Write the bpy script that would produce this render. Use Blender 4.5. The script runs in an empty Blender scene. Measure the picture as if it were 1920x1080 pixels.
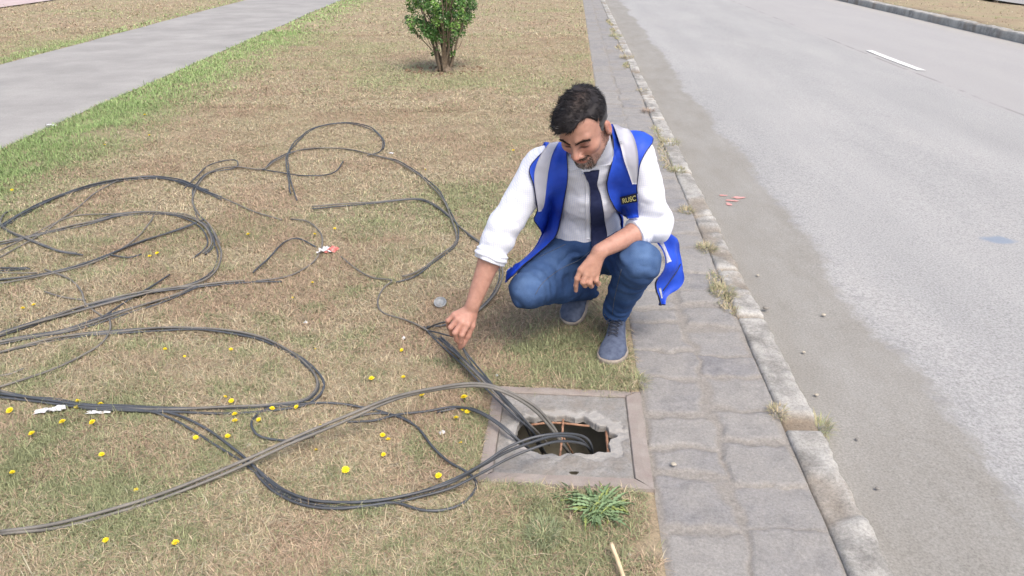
import bpy, math, random
import numpy as np
from mathutils import Vector, Matrix

S = bpy.context.scene
COL = S.collection
random.seed(7)
rng = np.random.default_rng(11)

# ------------------------------------------------------------------ camera
H = 1.55
F = 1397.0
VX, VY = 116.0, 655.0
pitch = math.atan2(VY, F)
yaw = math.atan2(VX, math.hypot(F, VY))
FW = np.array([-math.sin(yaw) * math.cos(pitch), math.cos(yaw) * math.cos(pitch), -math.sin(pitch)])
RT = np.array([math.cos(yaw), math.sin(yaw), 0.0])
UP = np.cross(RT, FW)
CAM = np.array([0.0, 0.0, H])
cd = bpy.data.cameras.new("camera")
cd.sensor_width = 36.0
cd.lens = 36.0 * F / 1920.0
cd.clip_start = 0.05
cd.clip_end = 900.0
cam = bpy.data.objects.new("camera", cd)
COL.objects.link(cam)
cam.matrix_world = Matrix(((RT[0], UP[0], -FW[0], CAM[0]), (RT[1], UP[1], -FW[1], CAM[1]),
                           (RT[2], UP[2], -FW[2], CAM[2]), (0, 0, 0, 1)))
S.camera = cam

# ------------------------------------------------------------------ light
SUN_EL, SUN_AZ = 58.0, 150.0          # azimuth clockwise from +Y
w = bpy.data.worlds.new("World")
S.world = w
w.use_nodes = True
wn = w.node_tree
bg = wn.nodes["Background"]
sky = wn.nodes.new("ShaderNodeTexSky")
sky.sky_type = 'NISHITA'
sky.sun_disc = False
sky.sun_elevation = math.radians(SUN_EL)
sky.sun_rotation = math.radians(SUN_AZ)
sky.air_density = 1.0
sky.dust_density = 5.0
sky.ozone_density = 0.6
wn.links.new(sky.outputs[0], bg.inputs[0])
bg.inputs[1].default_value = 0.15
sd = bpy.data.lights.new("sun", 'SUN')
sd.energy = 1.3
sd.angle = math.radians(28)
sd.color = (1.0, 0.955, 0.89)
sun = bpy.data.objects.new("sun", sd)
COL.objects.link(sun)
el, az = math.radians(SUN_EL), math.radians(SUN_AZ)
sv = Vector((math.sin(az) * math.cos(el), math.cos(az) * math.cos(el), math.sin(el)))
sun.rotation_euler = sv.to_track_quat('Z', 'Y').to_euler()
S.view_settings.view_transform = 'Standard'
S.view_settings.look = 'None'
S.view_settings.gamma = 1.0
S.view_settings.exposure = 0.70
S.render.engine = 'CYCLES'


# ------------------------------------------------------------------ geometry helpers
def ray(px, py):
    return FW * F + RT * (px - 960.0) + UP * (540.0 - py)


def G(px, py, z=0.0):                 # world point at height z
    d = ray(px, py)
    return CAM + d * ((z - H) / d[2])


def P(px, py, Y):                     # world point at distance Y
    d = ray(px, py)
    return CAM + d * (Y / d[1])


def link(o, parent=None):
    COL.objects.link(o)
    if parent is not None:
        o.parent = parent
    return o


def tag(o, label=None, cat=None, group=None, kind=None):
    if label: o["label"] = label
    if cat: o["category"] = cat
    if group: o["group"] = group
    if kind: o["kind"] = kind
    return o


def empty(name, loc, label=None, cat=None, group=None):
    o = bpy.data.objects.new(name, None)
    o.location = loc
    o.empty_display_size = 0.1
    link(o)
    tag(o, label, cat, group)
    return o


def mesh_np(name, V, faces, mats, parent=None, smooth=True, cols=None, loc=None, midx=None):
    """V (n,3); faces: list of int arrays (n,k) for different k"""
    V = np.asarray(V, dtype=np.float32)
    if loc is None and parent is not None:
        loc = None
    if parent is not None:
        V = V - np.array(parent.location, dtype=np.float32)
    elif loc is not None:
        V = V - np.asarray(loc, dtype=np.float32)
    if isinstance(faces, np.ndarray):
        faces = [faces]
    faces = [np.asarray(f, dtype=np.int32) for f in faces if len(f)]
    me = bpy.data.meshes.new(name)
    me.vertices.add(len(V))
    me.vertices.foreach_set("co", V.ravel())
    nl = sum(f.size for f in faces)
    npoly = sum(len(f) for f in faces)
    me.loops.add(nl)
    me.loops.foreach_set("vertex_index", np.concatenate([f.ravel() for f in faces]))
    me.polygons.add(npoly)
    starts, tot = [], 0
    for f in faces:
        k = f.shape[1]
        starts.append(tot + np.arange(len(f)) * k)
        tot += f.size
    me.polygons.foreach_set("loop_start", np.concatenate(starts).astype(np.int32))
    if midx is not None:
        me.polygons.foreach_set("material_index", np.asarray(midx, dtype=np.int32))
    me.polygons.foreach_set("use_smooth", np.full(npoly, smooth))
    if cols is not None:
        a = me.color_attributes.new("col", 'FLOAT_COLOR', 'POINT')
        c = np.ones((len(V), 4), dtype=np.float32)
        cols = np.asarray(cols)
        if cols.ndim == 1:
            cols = cols[:, None].repeat(3, 1)
        c[:, :3] = cols
        a.data.foreach_set("color", c.ravel())
    me.update(calc_edges=True)
    me.validate()
    if not isinstance(mats, (list, tuple)):
        mats = [mats]
    for m in mats:
        me.materials.append(m)
    o = bpy.data.objects.new(name, me)
    if loc is not None and parent is None:
        o.location = loc
    return link(o, parent)


def h2(ix, iy, s):
    s = int(s)
    n = (ix.astype(np.int64) * 374761393 + iy.astype(np.int64) * 668265263 + s * 1442695041) & 0xffffffff
    n = ((n ^ (n >> 13)) * 1274126177) & 0xffffffff
    return ((n ^ (n >> 16)) & 0xffffff) / float(0xffffff)


def noise2(x, y, s=0):
    x = np.asarray(x, float); y = np.asarray(y, float)
    xi, yi = np.floor(x), np.floor(y)
    fx, fy = x - xi, y - yi
    fx = fx * fx * (3 - 2 * fx); fy = fy * fy * (3 - 2 * fy)
    a, b = h2(xi, yi, s), h2(xi + 1, yi, s)
    c, d = h2(xi, yi + 1, s), h2(xi + 1, yi + 1, s)
    return (a * (1 - fx) + b * fx) * (1 - fy) + (c * (1 - fx) + d * fx) * fy


def fbm2(x, y, s=0, o=4):
    r, a, t = 0.0, 0.5, 0.0
    for i in range(o):
        r = r + a * noise2(x * 2 ** i, y * 2 ** i, s + i * 17)
        t += a; a *= 0.5
    return r / t


def noise3(p, s=0):
    s = int(s)
    x, y, z = p[:, 0], p[:, 1], p[:, 2]
    zi = np.floor(z); fz = z - zi; fz = fz * fz * (3 - 2 * fz)
    xi, yi = np.floor(x), np.floor(y)
    fx, fy = x - xi, y - yi
    fx = fx * fx * (3 - 2 * fx); fy = fy * fy * (3 - 2 * fy)
    def lay(zz):
        q = zz.astype(np.int64) * 1013
        def hh(a, b):
            n = (a.astype(np.int64) * 374761393 + b.astype(np.int64) * 668265263 + (q + s) * 1442695041) & 0xffffffff
            n = ((n ^ (n >> 13)) * 1274126177) & 0xffffffff
            return ((n ^ (n >> 16)) & 0xffffff) / float(0xffffff)
        return (hh(xi, yi) * (1 - fx) + hh(xi + 1, yi) * fx) * (1 - fy) + (hh(xi, yi + 1) * (1 - fx) + hh(xi + 1, yi + 1) * fx) * fy
    return lay(zi) * (1 - fz) + lay(zi + 1) * fz


def sstep(a, b, x):
    t = np.clip((x - a) / (b - a), 0, 1)
    return t * t * (3 - 2 * t)


def catmull(pts, step):
    pts = np.asarray(pts, float)
    if len(pts) == 2:
        n = max(2, int(np.linalg.norm(pts[1] - pts[0]) / step) + 1)
        return pts[0] + (pts[1] - pts[0]) * np.linspace(0, 1, n)[:, None]
    e = np.vstack([2 * pts[0] - pts[1], pts, 2 * pts[-1] - pts[-2]])
    out = []
    for i in range(1, len(e) - 2):
        p0, p1, p2, p3 = e[i - 1], e[i], e[i + 1], e[i + 2]
        n = max(1, int(np.linalg.norm((p2 - p1)) / step))
        t = np.linspace(0, 1, n, endpoint=False)[:, None]
        out.append(0.5 * ((2 * p1) + (-p0 + p2) * t + (2 * p0 - 5 * p1 + 4 * p2 - p3) * t ** 2 + (-p0 + 3 * p1 - 3 * p2 + p3) * t ** 3))
    out.append(e[-2][None])
    return np.vstack(out)


def tube_geo(pts, r, sides=6, cap=True):
    pts = np.asarray(pts, float)
    n = len(pts)
    r = np.broadcast_to(np.asarray(r, float), (n,))
    T = np.gradient(pts, axis=0)
    T /= np.linalg.norm(T, axis=1)[:, None] + 1e-9
    nrm = np.cross(T[0], [0.31, 0.17, 0.93]); nrm /= np.linalg.norm(nrm) + 1e-9
    V = np.zeros((n, sides, 3))
    ang = np.arange(sides) * 2 * math.pi / sides
    for i in range(n):
        nrm = nrm - T[i] * nrm.dot(T[i]); nrm /= np.linalg.norm(nrm) + 1e-9
        b = np.cross(T[i], nrm)
        V[i] = pts[i] + r[i] * (np.cos(ang)[:, None] * nrm + np.sin(ang)[:, None] * b)
    idx = np.arange(n * sides).reshape(n, sides)
    a = idx[:-1]; b = idx[1:]
    Fq = np.stack([a, np.roll(a, -1, 1), np.roll(b, -1, 1), b], -1).reshape(-1, 4)
    V = V.reshape(-1, 3)
    tris = np.zeros((0, 3), int)
    if cap:
        V = np.vstack([V, pts[0], pts[-1]])
        k0, k1 = n * sides, n * sides + 1
        s = np.arange(sides)
        tris = np.vstack([np.stack([np.full(sides, k0), (s + 1) % sides, s], 1),
                          np.stack([np.full(sides, k1), idx[-1][s], idx[-1][(s + 1) % sides]], 1)])
    return V, Fq, tris


class MB:
    def __init__(s):
        s.V, s.Q, s.T, s.C, s.n = [], [], [], [], 0
        s.mq, s.mt = [], []
    def add(s, V, Q=None, T=None, c=(1, 1, 1), m=0):
        V = np.asarray(V, float)
        if Q is not None and len(Q):
            s.Q.append(np.asarray(Q) + s.n); s.mq += [m] * len(Q)
        if T is not None and len(T):
            s.T.append(np.asarray(T) + s.n); s.mt += [m] * len(T)
        s.V.append(V); s.n += len(V)
        s.C.append(np.broadcast_to(np.asarray(c, float), (len(V), 3)))
    def tube(s, pts, r, sides=6, c=(1, 1, 1), m=0):
        V, Q, T = tube_geo(pts, r, sides); s.add(V, Q, T, c, m)
    def box(s, lo, hi, c=(1, 1, 1), m=0):
        x0, y0, z0 = lo; x1, y1, z1 = hi
        V = [(x0, y0, z0), (x1, y0, z0), (x1, y1, z0), (x0, y1, z0), (x0, y0, z1), (x1, y0, z1), (x1, y1, z1), (x0, y1, z1)]
        Q = [(0, 3, 2, 1), (4, 5, 6, 7), (0, 1, 5, 4), (1, 2, 6, 5), (2, 3, 7, 6), (3, 0, 4, 7)]
        s.add(V, Q, None, c, m)
    def build(s, name, mats, parent=None, smooth=True, loc=None, cols=True):
        V = np.vstack(s.V)
        fs, mi = [], []
        if s.Q: fs.append(np.vstack(s.Q)); mi += s.mq
        if s.T: fs.append(np.vstack(s.T)); mi += s.mt
        return mesh_np(name, V, fs, mats, parent, smooth, np.vstack(s.C) if cols else None, loc, mi)


# ------------------------------------------------------------------ materials
class NT:
    def __init__(s, name):
        s.m = bpy.data.materials.new(name); s.m.use_nodes = True
        s.t = s.m.node_tree; s.b = s.t.nodes["Principled BSDF"]
        s.tc = None
    def node(s, ty, **kw):
        n = s.t.nodes.new(ty)
        for k, v in kw.items(): setattr(n, k, v)
        return n
    def link(s, a, b): s.t.links.new(a, b)
    def pos(s, scale=None, obj=False):
        if obj:
            if s.tc is None: s.tc = s.node("ShaderNodeTexCoord")
            o = s.tc.outputs["Object"]
        else:
            o = s.node("ShaderNodeNewGeometry").outputs["Position"]
        if scale:
            mp = s.node("ShaderNodeMapping"); mp.inputs["Scale"].default_value = scale
            s.link(o, mp.inputs[0]); o = mp.outputs[0]
        return o
    def noise(s, scale, detail=4, rough=0.55, vec=None, dist=0.0, obj=False, sc=None):
        n = s.node("ShaderNodeTexNoise")
        n.inputs["Scale"].default_value = scale; n.inputs["Detail"].default_value = detail
        n.inputs["Roughness"].default_value = rough; n.inputs["Distortion"].default_value = dist
        s.link(vec if vec is not None else s.pos(sc, obj), n.inputs["Vector"])
        return n.outputs["Fac"]
    def ramp(s, fac, stops):
        n = s.node("ShaderNodeValToRGB")
        e = n.color_ramp.elements
        while len(e) < len(stops): e.new(0.5)
        for i, (p, c) in enumerate(stops):
            e[i].position = p; e[i].color = (*c, 1) if len(c) == 3 else c
        s.link(fac, n.inputs[0])
        return n.outputs[0]
    def g(s, fac, a, b): return s.ramp(fac, [(a, (0, 0, 0)), (b, (1, 1, 1))])
    def mix(s, fac, a, b, mode='MIX'):
        n = s.node("ShaderNodeMix", data_type='RGBA', blend_type=mode)
        if isinstance(fac, (int, float)): n.inputs[0].default_value = fac
        else: s.link(fac, n.inputs[0])
        for v, i in ((a, 6), (b, 7)):
            if isinstance(v, tuple): n.inputs[i].default_value = (*v, 1)
            else: s.link(v, n.inputs[i])
        return n.outputs[2]
    def math(s, op, a, b=0.0, clamp=False):
        n = s.node("ShaderNodeMath", operation=op, use_clamp=clamp)
        for v, i in ((a, 0), (b, 1)):
            if isinstance(v, (int, float)): n.inputs[i].default_value = v
            else: s.link(v, n.inputs[i])
        return n.outputs[0]
    def attr(s): return s.node("ShaderNodeVertexColor", layer_name="col").outputs[0]
    def bump(s, h, strength=0.3, dist=0.01):
        n = s.node("ShaderNodeBump"); n.inputs["Strength"].default_value = strength
        n.inputs["Distance"].default_value = dist
        s.link(h, n.inputs["Height"]); s.link(n.outputs[0], s.b.inputs["Normal"])
    def color(s, c):
        if isinstance(c, tuple): s.b.inputs["Base Color"].default_value = (*c, 1)
        else: s.link(c, s.b.inputs["Base Color"])
    def rough(s, v, spec=None):
        if isinstance(v, (int, float)): s.b.inputs["Roughness"].default_value = v
        else: s.link(v, s.b.inputs["Roughness"])
        if spec is not None: s.b.inputs["Specular IOR Level"].default_value = spec


def simple(name, c1, c2, scale=30, rough=0.7, bump=0.0, bscale=120, spec=0.3, obj=True, bdist=0.002, metal=0):
    n = NT(name)
    n.color(n.ramp(n.noise(scale, 5, obj=obj), [(0.3, c1), (0.7, c2)]))
    n.rough(rough, spec)
    n.b.inputs["Metallic"].default_value = metal
    if bump: n.bump(n.noise(bscale, 4, obj=obj), bump, bdist)
    return n.m


def attr_mat(name, rough=0.8, spec=0.2, var=0.15, scale=60, bump=0, bscale=150, trans=False):
    n = NT(name)
    v = n.ramp(n.noise(scale, 4), [(0.3, (1 - var,) * 3), (0.7, (1 + var,) * 3)])
    n.color(n.mix(1.0, n.attr(), v, 'MULTIPLY'))
    n.rough(rough, spec)
    if bump: n.bump(n.noise(bscale, 4), bump, 0.002)
    return n.m


def m_soil():
    n = NT("lawn_soil")
    a = n.ramp(n.noise(1.1, 6, 0.6), [(0.35, (0.30, 0.235, 0.165)), (0.52, (0.33, 0.275, 0.185)), (0.68, (0.275, 0.265, 0.155))])
    b = n.ramp(n.noise(85, 6, 0.75, dist=1.2), [(0.3, (0.6,) * 3), (0.5, (0.98,) * 3), (0.72, (1.35,) * 3)])
    n.color(n.mix(1.0, a, b, 'MULTIPLY')); n.rough(0.95, 0.1)
    n.bump(n.noise(90, 6, 0.7), 0.6, 0.012)
    return n.m


def m_pave():
    n = NT("basalt_pavers")
    sep = n.node("ShaderNodeSeparateColor"); n.link(n.attr(), sep.inputs[0])
    stone = n.ramp(n.noise(14, 6, 0.65), [(0.3, (0.195, 0.193, 0.19)), (0.5, (0.245, 0.242, 0.237)), (0.75, (0.305, 0.298, 0.286))])
    tone = n.ramp(sep.outputs[1], [(0, (0.88, 0.88, 0.92)), (1, (1.12, 1.1, 1.07))])
    stone = n.mix(1.0, stone, tone, 'MULTIPLY')
    sand = n.ramp(n.noise(60, 5, 0.7), [(0.3, (0.215, 0.20, 0.18)), (0.7, (0.295, 0.278, 0.255))])
    dust = n.ramp(n.noise(5.5, 6, 0.65), [(0.38, (0, 0, 0)), (0.62, (0.85, 0.85, 0.85))])
    c = n.mix(dust, stone, (0.275, 0.265, 0.25))
    c = n.mix(sep.outputs[0], sand, c)
    sp = n.ramp(n.noise(110, 5, 0.85), [(0.25, (0.62,) * 3), (0.5, (1.0,) * 3), (0.75, (1.38,) * 3)])
    n.color(n.mix(1.0, c, sp, 'MULTIPLY')); n.rough(0.85, 0.2)
    n.bump(n.noise(130, 6, 0.75), 0.55, 0.006)
    return n.m


def m_kerb():
    n = NT("kerb_concrete")
    sep = n.node("ShaderNodeSeparateColor"); n.link(n.attr(), sep.inputs[0])
    a = n.ramp(n.noise(9, 6, 0.65), [(0.32, (0.215, 0.208, 0.193)), (0.48, (0.275, 0.268, 0.25)), (0.62, (0.40, 0.39, 0.365))])
    a = n.mix(sep.outputs[1], a, (0.47, 0.46, 0.43))
    a = n.mix(sep.outputs[0], (0.24, 0.20, 0.155), a)
    sp = n.ramp(n.noise(95, 5, 0.85), [(0.25, (0.5,) * 3), (0.5, (1.0,) * 3), (0.75, (1.45,) * 3)])
    n.color(n.mix(1.0, a, sp, 'MULTIPLY')); n.rough(0.9, 0.15)
    n.bump(n.noise(90, 6, 0.8), 0.7, 0.008)
    return n.m


def m_road():
    n = NT("worn_asphalt")
    geo = n.node("ShaderNodeNewGeometry")
    sep = n.node("ShaderNodeSeparateXYZ"); n.link(geo.outputs["Position"], sep.inputs[0])
    X = sep.outputs[0]
    # asphalt: worn pale chippings
    big = n.ramp(n.noise(0.9, 5, 0.6, sc=(1.6, 0.45, 1)), [(0.3, (0.28, 0.281, 0.278)), (0.5, (0.30, 0.30, 0.296)), (0.7, (0.325, 0.323, 0.316))])
    track = n.ramp(n.noise(1.5, 3, 0.5, sc=(1.0, 0.06, 1)), [(0.3, (0.95,) * 3), (0.7, (1.04,) * 3)])
    big = n.mix(1.0, big, track, 'MULTIPLY')
    spk = n.ramp(n.noise(85, 5, 0.85), [(0.27, (0.40,) * 3), (0.46, (1.0,) * 3), (0.73, (1.6,) * 3)])
    spk2 = n.ramp(n.noise(38, 4, 0.8), [(0.25, (0.72,) * 3), (0.42, (1.0,) * 3), (0.75, (1.08,) * 3)])
    big = n.mix(1.0, big, spk, 'MULTIPLY'); big = n.mix(1.0, big, spk2, 'MULTIPLY')
    # far lane: older, slightly pinker slab surface
    wob = n.math('MULTIPLY', n.math('SUBTRACT', n.noise(0.7, 4), 0.5), 0.35)
    far = n.math('MULTIPLY', n.math('SUBTRACT', n.math('ADD', X, wob), 4.50), 14.0, True)
    big = n.mix(n.math('MULTIPLY', far, 0.55), big, (0.355, 0.345, 0.34))
    j = n.math('ABSOLUTE', n.math('SUBTRACT', n.math('ADD', X, n.math('MULTIPLY', wob, 0.12)), 4.63))
    jm = n.math('MULTIPLY', n.math('SUBTRACT', 0.035, j), 40.0, True)
    jm = n.math('MULTIPLY', jm, n.g(n.noise(2.0, 3), 0.42, 0.55))
    big = n.mix(n.math('MULTIPLY', jm, 0.45), big, (0.16, 0.155, 0.15))
    # dusty gutter
    gut = n.ramp(n.noise(3.0, 6, 0.65, sc=(1.6, 0.6, 1)), [(0.3, (0.24, 0.23, 0.208)), (0.6, (0.278, 0.27, 0.25)), (0.75, (0.315, 0.307, 0.29))])
    gsp = n.ramp(n.noise(120, 4, 0.8), [(0.25, (0.62,) * 3), (0.5, (1.0,) * 3), (0.75, (1.38,) * 3)])
    gut = n.mix(1.0, gut, gsp, 'MULTIPLY')
    e = n.math('MULTIPLY', n.math('SUBTRACT', n.noise(9, 8, 0.8, sc=(1, 0.7, 1)), 0.5), 0.30)
    e2 = n.math('MULTIPLY', n.math('SUBTRACT', n.noise(0.6, 2, 0.5), 0.5), 0.45)
    edge = n.math('SUBTRACT', n.math('ADD', n.math('ADD', X, e), e2), 1.40)
    em = n.math('MULTIPLY', edge, 14.0, True)
    # scuffed darker bits just along the boundary
    bnd = n.math('MULTIPLY', n.math('SUBTRACT', 0.10, n.math('ABSOLUTE', n.math('SUBTRACT', edge, 0.07))), 12.0, True)
    bnd = n.math('MULTIPLY', bnd, n.g(n.noise(16, 5, 0.8), 0.52, 0.62))
    c = n.mix(em, gut, big)
    c = n.mix(n.math('MULTIPLY', bnd, 0.5), c, (0.20, 0.20, 0.205))
    # far gutter dust
    fg = n.math('MULTIPLY', n.math('SUBTRACT', n.math('ADD', X, e), 7.25), 2.5, True)
    c = n.mix(n.math('MULTIPLY', fg, 0.5), c, (0.40, 0.385, 0.35))
    # bluish oil stain
    st = G(1872, 452, -0.1)
    mp = n.node("ShaderNodeMapping"); mp.inputs["Location"].default_value = (-st[0] / 0.13, -st[1] / 0.085, 0)
    mp.inputs["Scale"].default_value = (1 / 0.13, 1 / 0.085, 0); n.link(geo.outputs["Position"], mp.inputs[0])
    ln = n.node("ShaderNodeVectorMath", operation='LENGTH'); n.link(mp.outputs[0], ln.inputs[0])
    ns = n.math('MULTIPLY', n.noise(14, 4, 0.7), 0.9)
    sm = n.math('MULTIPLY', n.math('SUBTRACT', 1.35, n.math('ADD', ln.outputs["Value"], ns)), 2.5, True)
    c = n.mix(n.math('MULTIPLY', sm, 0.8), c, (0.21, 0.26, 0.33))
    n.color(c); n.rough(0.9, 0.2)
    bh = n.noise(210, 5, 0.85)
    bh = n.math('ADD', bh, n.math('MULTIPLY', em, 0.35))
    n.bump(bh, 0.45, 0.006)
    return n.m


def m_path():
    n = NT("path_concrete")
    a = n.ramp(n.noise(1.3, 6, 0.6), [(0.3, (0.26, 0.255, 0.245)), (0.5, (0.305, 0.298, 0.287)), (0.7, (0.355, 0.347, 0.333))])
    b = n.ramp(n.noise(70, 4, 0.8), [(0.3, (0.85,) * 3), (0.7, (1.12,) * 3)])
    n.color(n.mix(1.0, a, b, 'MULTIPLY')); n.rough(0.9, 0.2)
    n.bump(n.noise(60, 5, 0.8), 0.3, 0.006)
    return n.m


M = {}
M['soil'] = m_soil()
M['pave'] = m_pave()
M['kerb'] = m_kerb()
M['road'] = m_road()
M['path'] = m_path()
M['pinkpath'] = simple("pink_paving", (0.42, 0.33, 0.32), (0.5, 0.42, 0.41), 3, 0.9, obj=False)
M['grass'] = attr_mat("grass_blades", 0.75, 0.15, 0.1, 30)
M['leaf'] = attr_mat("shrub_leaves", 0.5, 0.4, 0.1, 30)
M['weed'] = attr_mat("weed_leaves", 0.6, 0.3, 0.12, 60)
M['bark'] = simple("shrub_bark", (0.15, 0.115, 0.08), (0.27, 0.215, 0.16), 40, 0.9, 0.5)
M['cable_d'] = simple("black_cable_sheath", (0.042, 0.047, 0.055), (0.085, 0.093, 0.105), 9, 0.42, 0.15, 200, 0.5, obj=False)
M['cable_g'] = simple("dusty_cable_sheath", (0.11, 0.107, 0.10), (0.20, 0.188, 0.168), 12, 0.6, 0.2, 200, 0.4, obj=False)
M['paint'] = simple("road_paint", (0.62, 0.62, 0.60), (0.8, 0.8, 0.78), 20, 0.7, 0.2, obj=False)
M['pink'] = simple("pink_spray_paint", (0.55, 0.24, 0.22), (0.6, 0.36, 0.34), 50, 0.8, obj=False)
M['slab'] = None


# ------------------------------------------------------------------ lawn height
CX0, CX1, CY0, CY1 = -0.252, 0.306, 1.847, 2.403
ZR = -0.10                              # road level


def path_in(y): return -3.98 - 0.112 * y + 0.05 * (noise2(y * 0.9, y * 0, 4) - .5)
def path_out(y): return -6.55 - 0.117 * y + 0.05 * (noise2(y * 0.9, y * 0, 14) - .5)


def lawn_h(x, y):
    h = (fbm2(x * 2.2, y * 2.2, 5, 4) - 0.5) * 0.05 + (fbm2(x * 0.5, y * 0.5, 9, 3) - 0.5) * 0.06
    k = sstep(0.30, 0.05, x)
    dx = np.maximum(np.maximum(CX0 - x, x - CX1), 0); dy = np.maximum(np.maximum(CY0 - y, y - CY1), 0)
    k = k * sstep(0.02, 0.3, np.hypot(dx, dy))
    pi, po = path_in(y), path_out(y)
    k = k * sstep(0.0, 0.5, np.maximum(x - pi, po - x))
    return h * k - 0.004


def axis(segs):
    out = [segs[0][0]]
    for a, b, st in segs:
        n = max(1, int(round((b - a) / st)))
        out += list(a + (b - a) * np.arange(1, n + 1) / n)
    return np.array(out)


def grid_faces(nx, ny, skip=None):
    idx = np.arange(nx * ny).reshape(ny, nx)
    q = np.stack([idx[:-1, :-1], idx[:-1, 1:], idx[1:, 1:], idx[1:, :-1]], -1)
    if skip is not None: q = q[~skip]
    return q.reshape(-1, 4)


def build_ground():
    xs = axis([(-300, -60, 60), (-60, -12, 6), (-12, -3, 0.25), (-3, CX0 + 0.03, 0.03), (CX0 + 0.03, CX1 - 0.03, 0.04), (CX1 - 0.03, 0.302, 0.026),
               (0.302, 0.306, 0.004), (0.306, 8.0, 1.5), (8.0, 8.01, 0.01), (8.01, 20, 0.5), (20, 60, 8), (60, 300, 60)])
    ys = axis([(-60, -6, 9), (-6, 1.0, 0.5), (1.0, CY0 + 0.03, 0.03), (CY0 + 0.03, CY1 - 0.03, 0.04), (CY1 - 0.03, 5.5, 0.03), (5.5, 14, 0.12), (14, 40, 0.8), (40, 120, 8), (120, 600, 60)])
    X, Y = np.meshgrid(xs, ys)
    Z = lawn_h(X, Y)
    Z = np.where((X > 0.304) & (X < 8.005), -0.25, Z)
    Z = np.where(X >= 8.005, 0.03 + (fbm2(X, Y, 3) - 0.5) * 0.06, Z)
    cx = (xs[:-1] + xs[1:]) / 2; cy = (ys[:-1] + ys[1:]) / 2
    sk = (cx[None, :] > CX0 + 0.03) & (cx[None, :] < CX1 - 0.03) & (cy[:, None] > CY0 + 0.03) & (cy[:, None] < CY1 - 0.03)
    V = np.stack([X, Y, Z], -1).reshape(-1, 3)
    o = mesh_np("ground", V, grid_faces(len(xs), len(ys), sk), M['soil'])
    tag(o, kind="structure")


build_ground()


def ribbon(name, f0, f1, ys, z, mat, nx=6):
    t = np.linspace(0, 1, nx)
    X = f0(ys)[:, None] * (1 - t) + f1(ys)[:, None] * t
    Y = np.repeat(ys[:, None], nx, 1)
    V = np.stack([X, Y, np.full_like(X, z)], -1).reshape(-1, 3)
    o = mesh_np(name, V, grid_faces(nx, len(ys)), mat)
    tag(o, kind="structure")
    return o


ribbon("path", path_out, path_in, axis([(0, 60, 0.3)]), 0.004, M['path'])
ribbon("pink_path", lambda y: -15.5 - 0.1 * y, lambda y: -12.1 - 0.1 * y, axis([(5, 60, 2)]), 0.03, M['pinkpath'])
ribbon("far_path", lambda y: 0 * y + 11.2, lambda y: 0 * y + 13.5, axis([(0, 60, 2)]), 0.075, M['path'])

# road
xs = axis([(0.86, 3, 0.1), (3, 8.0, 0.5)]); ys = axis([(-20, 0, 4), (0, 12, 0.2), (12, 60, 2), (60, 400, 20)])
X, Y = np.meshgrid(xs, ys)
Z = ZR + (fbm2(X * 1.5, Y * 1.5, 31) - 0.5) * 0.012 + 0.02 * sstep(0.9, 4.5, X) - 0.02 * sstep(4.5, 8, X)
tag(mesh_np("road", np.stack([X, Y, Z], -1).reshape(-1, 3), grid_faces(len(xs), len(ys)), M['road']), kind="structure")

# lane dash
def road_z(x, y): return ZR + (fbm2(x * 1.5, y * 1.5, 31) - 0.5) * 0.012 + 0.02 * sstep(0.9, 4.5, x) - 0.02 * sstep(4.5, 8, x)
def dash():
    a, b = G(1622, 95, -0.08), G(1737, 133, -0.08)
    ys = np.linspace(b[1], a[1], 24); xs = np.linspace(-0.055, 0.055, 4)
    X, Y = np.meshgrid(xs, ys)
    X = X * (1 + 0.12 * (noise2(Y * 14, X * 9, 4) - 0.5)) + (a[0] + b[0]) / 2 + (Y - Y.mean()) * 0.0
    V = np.stack([X, Y, road_z(X, Y) + 0.008], -1).reshape(-1, 3)
    tag(mesh_np("lane_marking", V, grid_faces(4, 24), M['paint']), kind="structure")
dash()


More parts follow.
